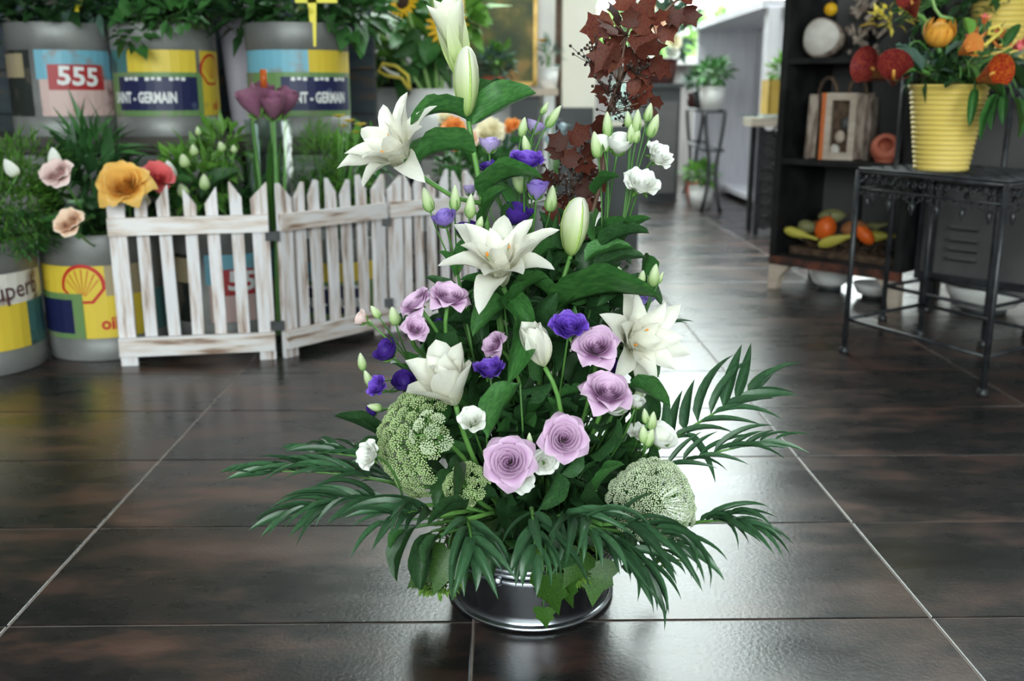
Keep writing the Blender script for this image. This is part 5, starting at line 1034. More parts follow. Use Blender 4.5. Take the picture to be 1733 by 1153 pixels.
for (x, y, D, m, lab) in ((1095, 12, 30, 'petal_orange', 'orange flower high in the far bouquet'), (1115, 45, 40, 'petal_peach', 'peach flower in the middle of the far bouquet'), (1085, 60, 34, 'petal_pink', 'pink flower near the pillar in the far bouquet'), (1140, 70, 30, 'petal_cream', 'cream flower beside the white cabinet in the far bouquet'), (1138, 88, 26, 'petal_white', 'white flower hanging low in the far bouquet'), (1096, 96, 24, 'petal_white', 'white flower at the rim of the maroon pot')): bgrose(x, y, 6.38, D, (0, -.8, .5), m, lab, s_, 11, leaves=0)
c = V((P(1052, 300, 4.3).x, 4.3, 0)); pzz = P(1052, 205, 4.3).z
t = thing('pedestal', 'pale square pedestal behind the white lisianthus', 'pedestal', c); part('column', MB().box(c + V((0, .05, pzz / 2)), (.15, .15, pzz)).mesh('column', 'dark_plinth', False), t); part('top', MB().box(c + V((0, .05, pzz - .01)), (.17, .17, .02)).mesh('top', 'cream_wall', False), t)
t = thing('glass_vase', 'clear glass vase on the pale pedestal', 'vase', c + V((0, .05, pzz))); part('glass', MB().lathe([(0, 0), (.05, 0), (.055, .16), (.052, .16), (.047, .006), (0, .006)], 24).mesh('glass', 'clear_glass'), t, T(c + V((0, .05, pzz)))); part('rim', MB().lathe([(.051, .16), (.057, .16), (.057, .164), (.051, .164), (.051, .16)], 24).mesh('rim', 'clear_glass'), t, T(c + V((0, .05, pzz))))
# ================================================================== WHITE CABINET AND PLANT STAND
w0 = G(1254, 381); w1 = G(1152, 326); dl = (w1 - w0).normalized(); dr = V((-dl.y, dl.x, 0)); dr = dr if dr.x > 0 else -dr
Lw = (w1 - w0).length; Dw = .42; wz = P(1245, 14, w0.y).z
Rw = Matrix((dr, dl, V((0, 0, 1)))).transposed().to_4x4(); w0 = w0 + dr * .07; Mw = T(w0) @ Rw          # local x: into the cabinet, y: to the back
t = thing('whitewashed_cabinet', 'tall whitewashed open cabinet behind the wrought iron plant stand', 'cabinet', w0)
def wpart(nm, c, d, m='white_board'): part(nm, MB().box(c, d).mesh(nm, m, False), t, Mw)
wpart('side_panel', (Dw / 2, .02, wz / 2), (Dw, .04, wz)); wpart('side_panel', (Dw / 2, Lw - .02, wz / 2), (Dw, .04, wz)); wpart('back_panel', (Dw - .01, Lw / 2, wz / 2), (.02, Lw, wz)); wpart('top', (Dw / 2, Lw / 2, wz + .02), (Dw + .06, Lw + .06, .04)); wpart('shelf', (Dw / 2 + .09, Lw / 2, .05), (Dw - .2, Lw - .08, .03)); wpart('post', (.03, -.01, wz / 2), (.06, .06, wz))
bp_ = [o for o in t.children if o.name.startswith('back_panel')][0]
for k in range(9): sub('back_board', MB().box((Dw - .025, .06 + (Lw - .12) * (k + .5) / 9, wz / 2), (.012, (Lw - .12) / 9 - .008, wz - .06)).mesh('back_board', 'white_board', False), bp_)
sz = P(1200, 188, 5.9).z; f0, f1 = G(1186, 360), G(1157, 328); sd = (f1 - f0); 
t = thing('plant_stand', 'wrought iron plant stand with curved legs before the whitewashed cabinet', 'plant stand', f0); u_ = sd.normalized(); n_ = V((-u_.y, u_.x, 0)); n_ = n_ if n_.x > 0 else -n_; wd = .11; Ls = sd.length
for i, a in enumerate((0, Ls)):
    for j, b_ in enumerate((0, wd)):
        q0 = f0 + u_ * a + n_ * b_; ins = (1 if j == 0 else -1)
        part('leg', MB().tube(bez(q0, q0 + n_ * ins * .05 + V((0, 0, sz * .35)), q0 + n_ * ins * .03 + V((0, 0, sz * .55)), 6) + bez(q0 + n_ * ins * .03 + V((0, 0, sz * .55)), q0 + n_ * ins * .005 + V((0, 0, sz * .8)), q0 + V((0, 0, sz)), 6)[1:], .011, 6).mesh('leg', 'iron'), t)
for z in (sz, sz * .62): part('frame_ring', MB().tube([f0 + V((0, 0, z)), f0 + u_ * Ls + V((0, 0, z)), f0 + u_ * Ls + n_ * wd + V((0, 0, z)), f0 + n_ * wd + V((0, 0, z)), f0 + V((0, 0, z))], .009, 6).mesh('frame_ring', 'iron'), t)
for k in range(7): part('slat', MB().tube([f0 + u_ * Ls * (k + .5) / 7 + V((0, 0, sz)), f0 + u_ * Ls * (k + .5) / 7 + n_ * wd + V((0, 0, sz))], .007, 5).mesh('slat', 'iron'), t)
def stand_pot(k, b_, r, h, m, pl, fol, fm, z=None):
    c = f0 + u_ * Ls * k + n_ * wd * b_ + V((0, 0, (sz + .009) if z is None else z)); q = pot('flower_pot', pl, c, r, h, m)
    plant('potted_plant', fol, q, [(q + V((0, 0, r * 1.2)), (r * 1.1, r * 1.0, r * .7), 110, r * .9, r * .4, fm)])
stand_pot(.16, .5, .08, .125, 'white_ceramic', 'large white pot on the iron plant stand', 'bushy green plant in the large white pot on the stand', 'leaf_mid')
stand_pot(.5, .5, .075, .1, 'dark_plinth', 'dark pot in the middle of the iron plant stand', 'spiky dark plant in the dark pot on the stand', 'leaf_dark')
stand_pot(.82, .4, .075, .09, 'maroon_pot', 'maroon pot at the far end of the iron stand', 'pale green plant at the far end of the iron stand', 'leaf_grey')
stand_pot(.22, .2, .075, .13, 'white_matte', 'white pot on the floor under the iron stand', 'bright green plant on the floor under the iron stand', 'leaf_fresh', 0)
stand_pot(.48, .2, .065, .13, 'terracotta', 'brown clay pot on the floor under the iron stand', 'small leafy plant in the brown clay pot', 'leaf_mid', 0)
# iron console with glass top beside the cabinet
k0 = G(1284, 397); kz2 = P(1283, 196, k0.y).z
t = thing('lattice_console', 'ornate dark lattice console with glass top beside the black shelf', 'table', k0 + V((.15, .2, 0)))
part('glass_top', MB().box(k0 + V((.12, .07, kz2)), (.42, .19, .012)).mesh('glass_top', 'clear_glass', False), t)
part('frame', MB().box(k0 + V((.12, .07, kz2 - .03)), (.38, .17, .04)).mesh('frame', 'wood_pale', False), t)
for dx in (-.02, .28):
    for dy in (.0, .14): part('leg', MB().box(k0 + V((dx, dy, (kz2 - .05) / 2)), (.025, .025, kz2 - .05)).mesh('leg', 'iron', False), t)
RING = MB().tube([V((math.cos(a * .5236) * .03, 0, math.sin(a * .5236) * .03)) for a in range(13)], .005, 5).mesh('lattice_ring', 'iron')
for i in range(4):
    for j in range(9): part('lattice_ring', RING, t, T(k0 + V((.02 + i * .066, -.002, .06 + j * .058))))
part('lattice_back', MB().box(k0 + V((.13, .02, kz2 / 2 - .02)), (.26, .008, kz2 - .1)).mesh('lattice_back', 'grey_locker', False), t)
t = thing('ochre_crate', 'ochre wooden crate with a green plant on the lattice console', 'crate', k0 + V((.06, .07, kz2 + .006)))
mb = MB(); cc = k0 + V((.06, .07, kz2 + .006))
for (c, d) in (((-.05, 0, .08), (.01, .14, .16)), ((.05, 0, .08), (.01, .14, .16)), ((0, -.065, .08), (.1, .01, .16)), ((0, .065, .08), (.1, .01, .16)), ((0, 0, .005), (.1, .13, .01))): mb.box(cc + V(c), d)
part('body', mb.mesh('body', 'ochre', False), t); part('slat', MB().box(cc + V((.02, -.072, .08)), (.02, .008, .17)).mesh('slat', 'dark_wood', False), t)
plant('potted_plant', 'green leaves rising from the ochre crate', cc + V((0, 0, .02)), [(cc + V((.02, 0, .2)), (.06, .05, .05), 60, .07, .03, 'leaf_fresh')])
# ================================================================== BLACK SHELF UNIT AND GREY LOCKER
s0 = G(1298, 488); s1 = G(1517, 524); us = (s1 - s0).normalized(); vs_ = V((-us.y, us.x, 0)); Lsu = (s1 - s0).length; Ds = .3
Rs = Matrix((us, vs_, V((0, 0, 1)))).transposed().to_4x4(); Ms = T(s0) @ Rs; HS = 1.9
def zs(px, py): return P(px, py, s0.y).z
t = thing('black_shelf_unit', 'black open shelf unit with decorations on its shelves', 'shelf', s0)
def sp(nm, c, d, m='black_paint'): return part(nm, MB().box(c, d).mesh(nm, m, False), t, Ms)
zb, zm, zu = zs(1297, 432), zs(1310, 272), zs(1318, 104)
sp('side_panel', (.012, Ds / 2, (HS + zb) / 2), (.024, Ds, HS - zb)); sp('side_panel', (Lsu - .012, Ds / 2, (HS + zb) / 2), (.024, Ds, HS - zb)); sp('back_panel', (Lsu / 2, Ds - .006, (HS + zb) / 2), (Lsu - .03, .012, HS - zb), 'grey_locker'); sp('top', (Lsu / 2, Ds / 2, HS), (Lsu, Ds, .03))
for z in (zb, zm, zu, zu + .36, zu + .7): sp('shelf', (Lsu / 2, Ds / 2, z), (Lsu - .03, Ds - .01, .018))
sp('kick_rail', (Lsu / 2, .01, zb - .015), (Lsu, .02, .03), 'iron_rust'); sp('mullion', (.17, Ds - .02, (HS + zb) / 2), (.02, .016, HS - zb))
for x, y in ((.02, .02), (Lsu - .02, .02), (.02, Ds - .02), (Lsu - .02, Ds - .02)):
    sg = 1 if x < .1 else -1
    part('foot', MB().prism([(-.02 * sg, 0), (.012 * sg, 0), (.02 * sg, (zb - .03) * .5), (.06 * sg, zb - .03), (-.02 * sg, zb - .03)], .035, T((x, y, 0))).mesh('foot', 'wood_pale' if y < .1 else 'iron', False), t, Ms)
def onshelf(px, z, depth): # point on shelf at px, at given depth behind the front edge
    best = None
    for i in range(101):
        p = s0 + us * (Lsu * i / 100) + vs_ * depth; zc = p.y * CT - (z - CAM_H) * ST; x = CXP + F_PX * p.x / zc
        if best is None or abs(x - px) < best[0]: best = (abs(x - px), p)
    q = best[1].copy(); q.z = z + .009; return q
# wood slice, on the upper shelf
c = onshelf(1390, zu, .085); r = 32 * S(c); t = thing('log_slice', 'pale sawn log disc leaning on the upper black shelf', 'log', c); ax = V((-.55, -.8, .12))
M = T(c + V((0, 0, r))) @ frame(ax, (0, 0, 1)).to_4x4(); part('cut_face', MB().lathe([(0, .036), (r * .9, .036), (r * .92, .03), (r * .92, -.03)], 24, wob=lambda g, z: 1 + .04 * math.sin(3 * g)).mesh('cut_face', 'wood_cut'), t, M); part('bark', MB().lathe([(r * .9, .03), (r, .028), (r, -.05), (0, -.05)], 24, wob=lambda g, z: 1 + .04 * math.sin(3 * g)).mesh('bark', 'bark'), t, M)
t = thing('dried_wreath', 'brown dried bark bundle behind the log disc', 'wreath', onshelf(1462, zu, .18)); c2 = onshelf(1462, zu, .18); mb = MB(); rr = random.Random(5)
for k in range(26): a = c2 + V((rr.uniform(-.045, .045), rr.uniform(-.02, .02), rr.uniform(.012, .2))); mb.tube([a, a + V((rr.uniform(-.04, .04), rr.uniform(-.02, .02), rr.uniform(-.0, .05)))], .008, 5)
part('twigs', mb.mesh('twigs', 'bark'), t); part('ribbon', MB().tube([c2 + V((-.03, -.03, .1)), c2 + V((0, -.04, .11)), c2 + V((.04, -.02, .1))], .004, 5).mesh('ribbon', 'ochre'), t)
c = P(1406, 16, c2.y - .05); t = thing('mini_gourd', 'tiny orange-yellow gourd hung above the log disc', 'gourd', c); part('fruit', MB().ball(c, .022, 12, 8, (1, 1, .95)).mesh('fruit', 'petal_sun'), t); part('stalk', MB().tube([c + V((0, 0, .018)), c + V((.003, 0, .06)), c + V((.0, .02, .12))], .003, 5).mesh('stalk', 'twig'), t)
# driftwood lantern
c = onshelf(1418, zm, .13); z0 = c.z; hh = 108 * S(c); wwd = 66 * S(c); t = thing('driftwood_basket', 'pale driftwood lantern with rope handles and an orange stripe', 'lantern', c)
fu = V((.86, -.5, 0)).normalized(); fv = V((.5, .86, 0)).normalized(); Ml = T(c) @ Matrix((fu, fv, V((0, 0, 1)))).transposed().to_4x4()
def lp(nm, cc, d, m='wood_pale'): part(nm, MB().box(cc, d).mesh(nm, m, False), t, Ml)
for (x, w_, m) in ((-.078, .03, 'bark'), (-.045, .014, 'orange_paint'), (-.028, .02, 'wood_pale'), (.05, .022, 'wood_pale'), (.078, .03, 'bark')): lp('frame_post', (x, -.06, hh / 2), (w_, .025, hh * (.96 if m == 'bark' else 1)), m)
for z in (.012, hh - .012): lp('frame_rail', (.01, -.06, z), (.09, .022, .024))
lp('inner_panel', (.01, -.045, hh / 2), (.07, .006, hh - .04), 'twig'); lp('back_panel', (0, .06, hh / 2), (.18, .012, hh), 'bark')
for k in range(3): part('dried_filling', MB().ball((.01 + (k - 1) * .015, -.052, .03 + k * .045), .018, 7, 5, (1, .4, 1.2)).mesh('dried_filling', ('wood_cut', 'wood_pale', 'grey_locker')[k]), t, Ml)
for k in range(5): part('side_stick', MB().tube([(.095, -.05 + k * .026, 0), (.097, -.05 + k * .026, hh * .5), (.092, -.05 + k * .026, hh * (.9 + .03 * (k % 3)))], .012, 6).mesh('side_stick', 'bark'), t, Ml); part('side_stick', MB().tube([(-.095, -.05 + k * .026, 0), (-.09, -.05 + k * .026, hh * (.95))], .012, 6).mesh('side_stick', 'bark'), t, Ml)
for sx in (-.045, .05): part('rope_handle', MB().tube([(sx + math.cos(a) * .03, -.03, hh - .01 + math.sin(a) * .06) for a in [math.pi * i / 8 for i in range(9)]], .007, 6).mesh('rope_handle', 'twig'), t, Ml)
# terracotta candle ball
c = onshelf(1496, zm, .06); r = 25 * S(c); t = thing('candle_holder', 'terracotta coloured round tealight holder with open front on the black shelf', 'candle holder', c); ax = V((-.35, -.9, .35)).normalized()
prf = [(0, -.75), (.5, -.8), (.85, -.55), (1, -.1), (.97, .3), (.85, .62), (.6, .8), (.5, .78), (.55, .5), (.62, 0), (.4, -.5), (0, -.55)]
part('shell', MB().lathe([(a * r, b_ * r) for a, b_ in prf], 28).mesh('shell', 'terracotta'), t, T(c + V((0, 0, r * .93))) @ frame(ax, (0, 0, 1)).to_4x4()); part('base', MB().lathe([(0, 0), (r * .6, 0), (r * .7, r * .25), (0, r * .3)], 20).mesh('base', 'terracotta'), t, T(c))
# nest of gourds on the bottom shelf
t = thing('twig_nest', 'dark twig nest on the lowest black shelf holding gourds', 'nest', onshelf(1410, zb, .12)); rr = random.Random(8); mb = MB()
for k in range(320):
    px = rr.uniform(1368, 1490); a = onshelf(px, zb, rr.uniform(.06, .19)) + V((0, 0, rr.uniform(.0, .055))); mb.tube([a, a + us * rr.uniform(-.045, .045) + vs_ * rr.uniform(-.04, .04) + V((0, 0, rr.uniform(-.0, .02)))], .0025, 4)
part('twigs', mb.mesh('twigs', 'twig'), t, kind='stuff'); part('base_mat', MB().box(V((Lsu / 2, .13, zb + .02)), (Lsu * .8, .16, .025)).mesh('base_mat', 'twig', False), t, Ms)
def gourd(px, py, Y, L, W, d, m, label, kind=0):
    p = P(px, py, Y); t = thing('gourd', label, 'gourd', p); s = S(p); M = T(p) @ frame(d, (0, 0, 1)).to_4x4() @ Matrix.Diagonal((W * s / 2, W * s / 2, L * s / 2, 1))
    pf_ = [(0, -1), (.45, -.92), (.85, -.55), (1, -.1), (.9, .35), (.62, .7), (.3, .9), (0, 1)] if kind == 0 else [(0, -1), (.5, -.95), (.9, -.7), (1, -.4), (.8, 0), (.45, .35), (.35, .7), (.25, .95), (0, 1)]
    part('fruit', MB().lathe(pf_, 16, wob=lambda g, z: 1 + .05 * math.cos(5 * g)).mesh('fruit', m), t, M); part('stalk', MB().tube([M @ V((0, 0, .95)), M @ V((.1, 0, 1.25))], .004, 5).mesh('stalk', 'stem_brown'), t)
gy = onshelf(1400, zb, .07).y
gourd(1397, 386, gy + .01, 44, 36, (.2, -.3, 1), 'gourd_orange', 'bright orange-red gourd standing in the twig nest')
gourd(1388, 384, gy + .15, 40, 22, (-.9, 0, .1), 'gourd_brown', 'rust orange gourd lying behind the yellow ones')
gourd(1356, 397, gy + .035, 62, 17, (.8, -.55, -.2), 'gourd_yellow', 'thin curved yellow gourd at the closed side of the black unit', 1)
gourd(1376, 386, gy + .085, 52, 22, (.8, -.45, -.15), 'gourd_green', 'grey-green gourd beside the bright orange-red one', 1)
gourd(1420, 405, gy - .065, 74, 19, (.8, -.5, .35), 'gourd_yellow', 'yellow and green gourd across the front of the nest', 1)
gourd(1447, 388, gy - .02, 46, 30, (.9, -.4, .1), 'gourd_brown', 'brown-orange gourd in the middle of the nest')
gourd(1463, 398, gy - .135, 40, 24, (-.6, .2, .6), 'gourd_orange', 'small orange gourd near the iron table leg')
gourd(1492, 400, gy - .095, 48, 19, (.9, -.5, .1), 'gourd_yellow', 'speckled yellow gourd at the open side of the nest', 1)
gourd(1408, 366, gy + .1, 46, 25, (.9, -.2, .1), 'gourd_green', 'olive gourd lying on top at the back of the nest')
gourd(1482, 384, gy - .0, 42, 19, (.8, -.3, .3), 'gourd_green', 'striped green gourd behind the speckled yellow one', 1)
# grey locker to the side of the shelf unit
l0 = s1 + us * .012 + vs_ * .07; LL = .62; Ml = T(l0) @ Rs; lb_ = P(1523, 458, l0.y).z; HL = 1.75
t = thing('metal_locker', 'grey metal locker with four louvre slots behind the iron tables', 'locker', l0)
part('body', MB().box((LL / 2, Ds / 2 + .01, (HL + lb_) / 2), (LL, Ds, HL - lb_)).mesh('body', 'grey_locker', False), t, Ml)
part('base_rail', MB().box((LL / 2, Ds / 2, lb_ - .012), (LL, Ds, .024)).mesh('base_rail', 'iron', False), t, Ml); part('door_edge', MB().box((.006, .006, (HL + lb_) / 2), (.012, .014, HL - lb_)).mesh('door_edge', 'iron', False), t, Ml)
for x in (.03, LL - .03):
    for y in (.03, Ds - .03): part('foot', MB().box((x, y, (lb_ - .024) / 2), (.03, .03, lb_ - .024)).mesh('foot', 'iron', False), t, Ml)
lx = None
for i in range(200):
    p = l0 + us * (LL * i / 200); 
    if lx is None and CXP + F_PX * p.x / (p.y * CT + .3 * ST) > 1640: lx = LL * i / 200; ly = p.y
for py in (388, 408, 424, 440): part('louvre', MB().box((lx, -.004, P(1640, py, ly).z), (.085, .02, .007), Matrix.Rotation(-.5, 3, 'X')).mesh('louvre', 'grey_locker', False), t, Ml)
# white bowl below the locker; two added bowls stand in for floor glare
def bowl(label, c, R, h, m='white_ceramic'):
    t = thing('bowl', label, 'bowl', c); part('body', MB().lathe([(0, .01), (R * .5, .01), (R * .78, h * .3), (R * .95, h * .7), (R, h), (R * .97, h), (R * .9, h * .7), (R * .7, h * .3), (0, h * .15)], 36).mesh('body', m), t, T(c)); part('foot_ring', MB().lathe([(R * .5, 0), (R * .56, 0), (R * .56, .014), (R * .5, .014), (R * .5, 0)], 30).mesh('foot_ring', 'dark_plinth'), t, T(c))
c = l0 + us * .185 + vs_ * .11; bowl('wide white bowl on the floor below the grey locker', V((c.x, c.y, 0)), .12, .085)
c = s0 + us * .15 + vs_ * .16; bowl('added white bowl standing in for bright floor glare under the black shelf unit', c, .075, .085)  # added bowl, takes the place of floor glare seen between the feet
c = s0 + us * .335 + vs_ * .13; bowl('added grey-white dish standing in for pale lit floor under the twig nest shelf', c, .07, .05, 'white_matte')  # added dish, takes the place of the pale lit floor behind
# ================================================================== WROUGHT IRON TABLES
SCR = MB(); SCR.tube([V((math.cos(a) * (.010 - .0006 * i), 0, math.sin(a) * (.010 - .0006 * i))) for i, a in enumerate([k * .7 for k in range(12)])], .0022, 4); SCROLL = SCR.mesh('scroll', 'iron')
PD = MB(); PD.tube([(0, 0, 0), (0, 0, -.02)], .002, 4); PD.lathe([(.001, -.05), (.004, -.042), (.008, -.03), (.005, -.022), (.001, -.018)], 8); PD.tube([V((math.sin(a) * .009 - .009, 0, -.012 + math.cos(a) * .009)) for a in [k * .6 for k in range(8)]], .0018, 4); PD.tube([V((-math.sin(a) * .009 + .009, 0, -.012 + math.cos(a) * .009)) for a in [k * .6 for k in range(8)]], .0018, 4); PEND = PD.mesh('pendant', 'iron')
def iron_table(label, A, B, C, zt, zst, legm, lr):
    t = thing('iron_table', label, 'table', (A + B + C + B + C - A) / 4); D = B + C - A; cs = [A, B, D, C]
    for q in cs:
        part('leg', MB().tube([q + V((0, 0, .012)), q + V((0, 0, zt))], lr, 8).mesh('leg', legm), t); part('foot', MB().lathe([(0, 0), (lr * 1.6, 0), (lr * 1.8, .006), (lr * 1.5, .014), (lr, .018)], 10).mesh('foot', 'iron'), t, T(q))
    for i in range(4):
        a, b_ = cs[i], cs[(i + 1) % 4]; u = (b_ - a).normalized(); L = (b_ - a).length; R4 = Matrix((u, V((0, 0, 1)).cross(u), V((0, 0, 1)))).transposed().to_4x4()
        part('stretcher', MB().tube([a + V((0, 0, zst)), b_ + V((0, 0, zst))], lr * .75, 6).mesh('stretcher', legm), t)
        for dz in (0, -.042): part('apron_rail', MB().tube([a + V((0, 0, zt + dz - .004)), b_ + V((0, 0, zt + dz - .004))], .0045 if dz == 0 else .003, 6).mesh('apron_rail', 'iron'), t)
        n = max(4, int(L / .024))
        for k in range(n):
            part('scroll', SCROLL, t, T(a + u * L * (k + .5) / n + V((0, 0, zt - .024))) @ R4 @ Matrix.Rotation(math.pi * (k % 2), 4, 'Z'))
            if k % 3 == 1: part('pendant', PEND, t, T(a + u * L * (k + .5) / n + V((0, 0, zt - .046))) @ R4)
            else: part('scroll', SCROLL, t, T(a + u * L * (k + .5) / n + V((0, 0, zt - .056))) @ R4 @ Matrix.Scale(.8, 4))
    u1, u2 = (B - A), (C - A)
    part('top_plate', MB().prism([(0, 0), (u1.length, 0), (u1.length, .006), (0, .006)], u2.length, T(A + u2 / 2 + V((0, 0, zt - .004))) @ Matrix((u1.normalized(), u2.normalized(), V((0, 0, 1)))).transposed().to_4x4()).mesh('top_plate', 'iron', False), t)
    for k in range(11): part('top_bar', MB().tube([A + u1 * k / 10 + V((0, 0, zt + .004)), A + u1 * k / 10 + u2 + V((0, 0, zt + .004))], .004, 5).mesh('top_bar', 'iron'), t)
    for k in range(8): part('top_bar', MB().tube([A + u2 * k / 7 + V((0, 0, zt + .0045)), A + u2 * k / 7 + u1 + V((0, 0, zt + .0045))], .003, 5).mesh('top_bar', 'iron'), t)
    return t
tA, tB, tC = G(1428, 597), G(1662, 670), G(1556, 569); zt1 = P(1450, 288, tA.y).z
iron_table('black wrought iron side table with scrolled apron carrying a yellow pot', tA, tB, tC, zt1, P(1434, 540, tA.y).z, 'iron', .0075)
dA = (tB - tA).normalized(); dC = (tC - tA).normalized(); tA2 = G(1493, 542); zt2 = .735
iron_table('taller wrought iron table with rusty feet standing behind the first', tA2, tA2 + dA * .36, tA2 + dC * .22, zt2, P(1500, 484, tA2.y).z, 'iron', .008)
# ================================================================== YELLOW POTS WITH ARRANGEMENTS
def ypot(label, c, r0, r1, h, n=17):
    t = thing('ribbed_pot', label, 'pot', c); pr = [(0, 0), (r0 * .96, 0)]
    for k in range(n):
        f0_, f1_ = k / n, (k + 1) / n; ra, rb = r0 + (r1 - r0) * f0_, r0 + (r1 - r0) * f1_
        pr += [(ra - .003, h * f0_ + .0005), (ra + .0005, h * (f0_ + .18 / n)), ((ra + rb) / 2 + .0012, h * (f0_ + .5 / n)), (rb + .0005, h * (f0_ + .82 / n)), (rb - .003, h * f1_)]
    part('body', MB().lathe(pr + [(r1, h), (r1 - .008, h), (r1 - .01, h - .03), (0, h - .03)], 40).mesh('body', 'yellow_pot'), t, T(c))
    part('rim', MB().lathe([(r1 - .008, h - .004), (r1 + .003, h - .004), (r1 + .003, h + .004), (r1 - .008, h + .004), (r1 - .008, h - .004)], 40).mesh('rim', 'yellow_pot'), t, T(c)); return c + V((0, 0, h - .02))
yc = G(1592, 286, zt1 + .009); ys = S(yc); yc.z = zt1 + .007; yh = P(1598, 146, yc.y).z - yc.z
yp = ypot('yellow ribbed pot on the iron table with protea and calla lilies', yc, 43 * ys, 62 * ys, yh)
y2 = tA2 + dA * .22 + dC * .13; y2.z = zt2 + .007; yq = ypot('second yellow ribbed pot on the taller iron table', y2, .062, .09, .235)
Y_ = yc.y
plant('dark_foliage', 'dark green and grey foliage collar in the yellow ribbed pot', yp, [(P(1570, 112, Y_), (.095, .08, .025), 130, .05, .014, 'leaf_dark'), (P(1590, 120, Y_ - .03), (.08, .07, .022), 110, .05, .016, 'leaf_dark'), (P(1565, 112, Y_ - .03), (.08, .05, .02), 50, .045, .012, 'leaf_grey'), (P(1650, 95, Y_), (.1, .07, .05), 90, .06, .025, 'leaf_mid')])
p = P(1590, 55, Y_ - .05); t = thing('protea', 'big orange-yellow pincushion protea in the yellow pot', 'protea', yp); M = bloomM(p, V((-.05, -.6, .8)), 36 * S(p))
PIN = strap('floret', 'protea', 1.75, .34, 1.5, -.75, nv=8, nu=2, cup=.3)
for k in range(44): part('floret', PIN, t, M @ T((0, 0, -.75)) @ Matrix.Rotation(k * 2.39996, 4, 'Z') @ Matrix.Scale(1.08 - .012 * k, 4))
part('core', MB().ball((0, 0, -.05), .55, 12, 8).mesh('core', 'protea'), t, M); stem(t, [yp, (yp + p) / 2, p - V((0, 0, .03))], .006, 'stem_dark')
def calla(px, py, L, d, m, label, roll=0, fwd=.03):
    p = P(px, py, Y_ - fwd); t = thing('calla_lily', label, 'calla lily', yp); s = L * S(p)
    def fn(u, v):
        a = u * 2.9; r = .12 + .42 * v ** 1.3; z = v * (1 + .35 * math.cos(a * .5) * v); r2 = r * (1 + .15 * v * abs(u)); return V((r2 * math.cos(a), r2 * math.sin(a), z))
    M = bloomM(p - V(d).normalized() * s * .5, V(d), s, roll); part('spathe', MB().grid(fn, 16, 8).mesh('spathe', m), t, M); part('spadix', MB().tube([(0, 0, .1), (0, 0, .85)], [.07, .05], 8).mesh('spadix', 'petal_yellow'), t, M)
    b0 = p - V(d).normalized() * s * .5; stem(t, bez(yp, b0 + (yp - b0) * .35 + V((0, 0, .085)), b0, 8), .0055, 'stem_green')
calla(1487, 122, 52, (-.8, -.4, .35), 'petal_calla', 'dark red calla lily leaning out over the black shelf', .4); calla(1512, 128, 50, (-.3, -.8, .45), 'petal_calla', 'dark red calla lily with greenish throat beside its twin', 2.6, .13); calla(1672, 128, 46, (.2, -.9, .3), 'petal_red', 'red-orange calla lily above a hanging green leaf', 1.8, .2); calla(1634, 84, 34, (.1, -.9, .3), 'petal_orange', 'orange calla lily tucked beside the protea', 2.4, .1)
t = thing('alstroemeria', 'pink-orange alstroemeria blossoms above the yellow pot', 'flower', yp); FL = strap('petal', 'petal_orange', 1, .45, .3, 1.0, nv=5, nu=2); FL2 = strap('petal', 'petal_coral', 1, .45, .3, 1.0, nv=5, nu=2)
for (x, y, d) in ((1650, 62, (-.5, -.5, .4)), (1664, 42, (0, -.4, 1)), (1712, 82, (.4, -.6, .2)), (1725, 78, (.5, -.5, .5)), (1680, 66, (.2, -.8, .4))):
    p = P(x, y, Y_ - .02); M = bloomM(p, V(d), .03)
    for k in range(6): part('petal', FL2 if k % 2 or x > 1700 else FL, t, M @ Matrix.Rotation(k * 1.0472, 4, 'Z'))
    stem(t, [yp, (yp + p) / 2 + V((0, 0, .02)), p], .0025)
t = thing('curled_willow', 'yellow and orange curled stems looping over the flowers', 'stem', yp); stem(t, [P(x, y, Y_ - .06) for x, y in ((1650, 95), (1652, 78), (1668, 76), (1682, 64), (1696, 52), (1690, 44), (1676, 48), (1672, 56), (1690, 60))], .0045, 'yellow_small', 'loop'); stem(t, [P(x, y, Y_ - .04) for x, y in ((1640, 78), (1664, 60), (1684, 44), (1706, 56), (1712, 76), (1690, 80), (1680, 68))], .004, 'petal_orange', 'loop'); stem(t, [P(x, y, Y_ - .12) for x, y in ((1576, -10), (1582, 14), (1592, 28), (1612, 32))], .004, 'stem_pale', 'loop'); stem(t, [yp, P(1650, 95, Y_ - .06)], .004, 'stem_pale', 'loop')
t = thing('hanging_leaves', 'glossy green leaves hanging over the side of the yellow pot', 'foliage', yp)
for (a, b_, w_, m) in (((1660, 140), (1698, 165), .06, 'leaf_mid'), ((1650, 150), (1640, 215), .022, 'leaf_mid'), ((1690, 165), (1678, 222), .02, 'leaf_mid'), ((1700, 160), (1697, 212), .02, 'leaf_mid'), ((1715, 165), (1722, 235), .02, 'leaf_mid'), ((1680, 110), (1735, 160), .08, 'leaf_dark'), ((1700, 120), (1745, 110), .07, 'leaf_dark'), ((1690, 160), (1660, 240), .018, 'leaf_mid'), ((1625, 140), (1600, 150), .03, 'leaf_dark'), ((1720, 150), (1738, 210), .025, 'leaf_grey'), ((1640, 130), (1690, 140), .05, 'leaf_mid'), ((1535, 88), (1515, 78), .02, 'leaf_grey'), ((1560, 120), (1510, 85), .02, 'leaf_grey'), ((1600, 95), (1640, 72), .02, 'leaf_grey'), ((1700, 80), (1720, 30), .03, 'leaf_mid'), ((1640, 60), (1632, 30), .03, 'leaf_light')):
    fw = .125 if a[1] > 128 else .07; A = P(*a, Y_ - fw); leaf(t, A, P(*b_, Y_ - fw - .02), w_, m, 'broad', .3, twist=random.uniform(-.3, .3)); stem(t, bez(yp, A + (yp - A) * .2 + V((0, 0, .1)), A, 8), .0025, 'stem_dark')
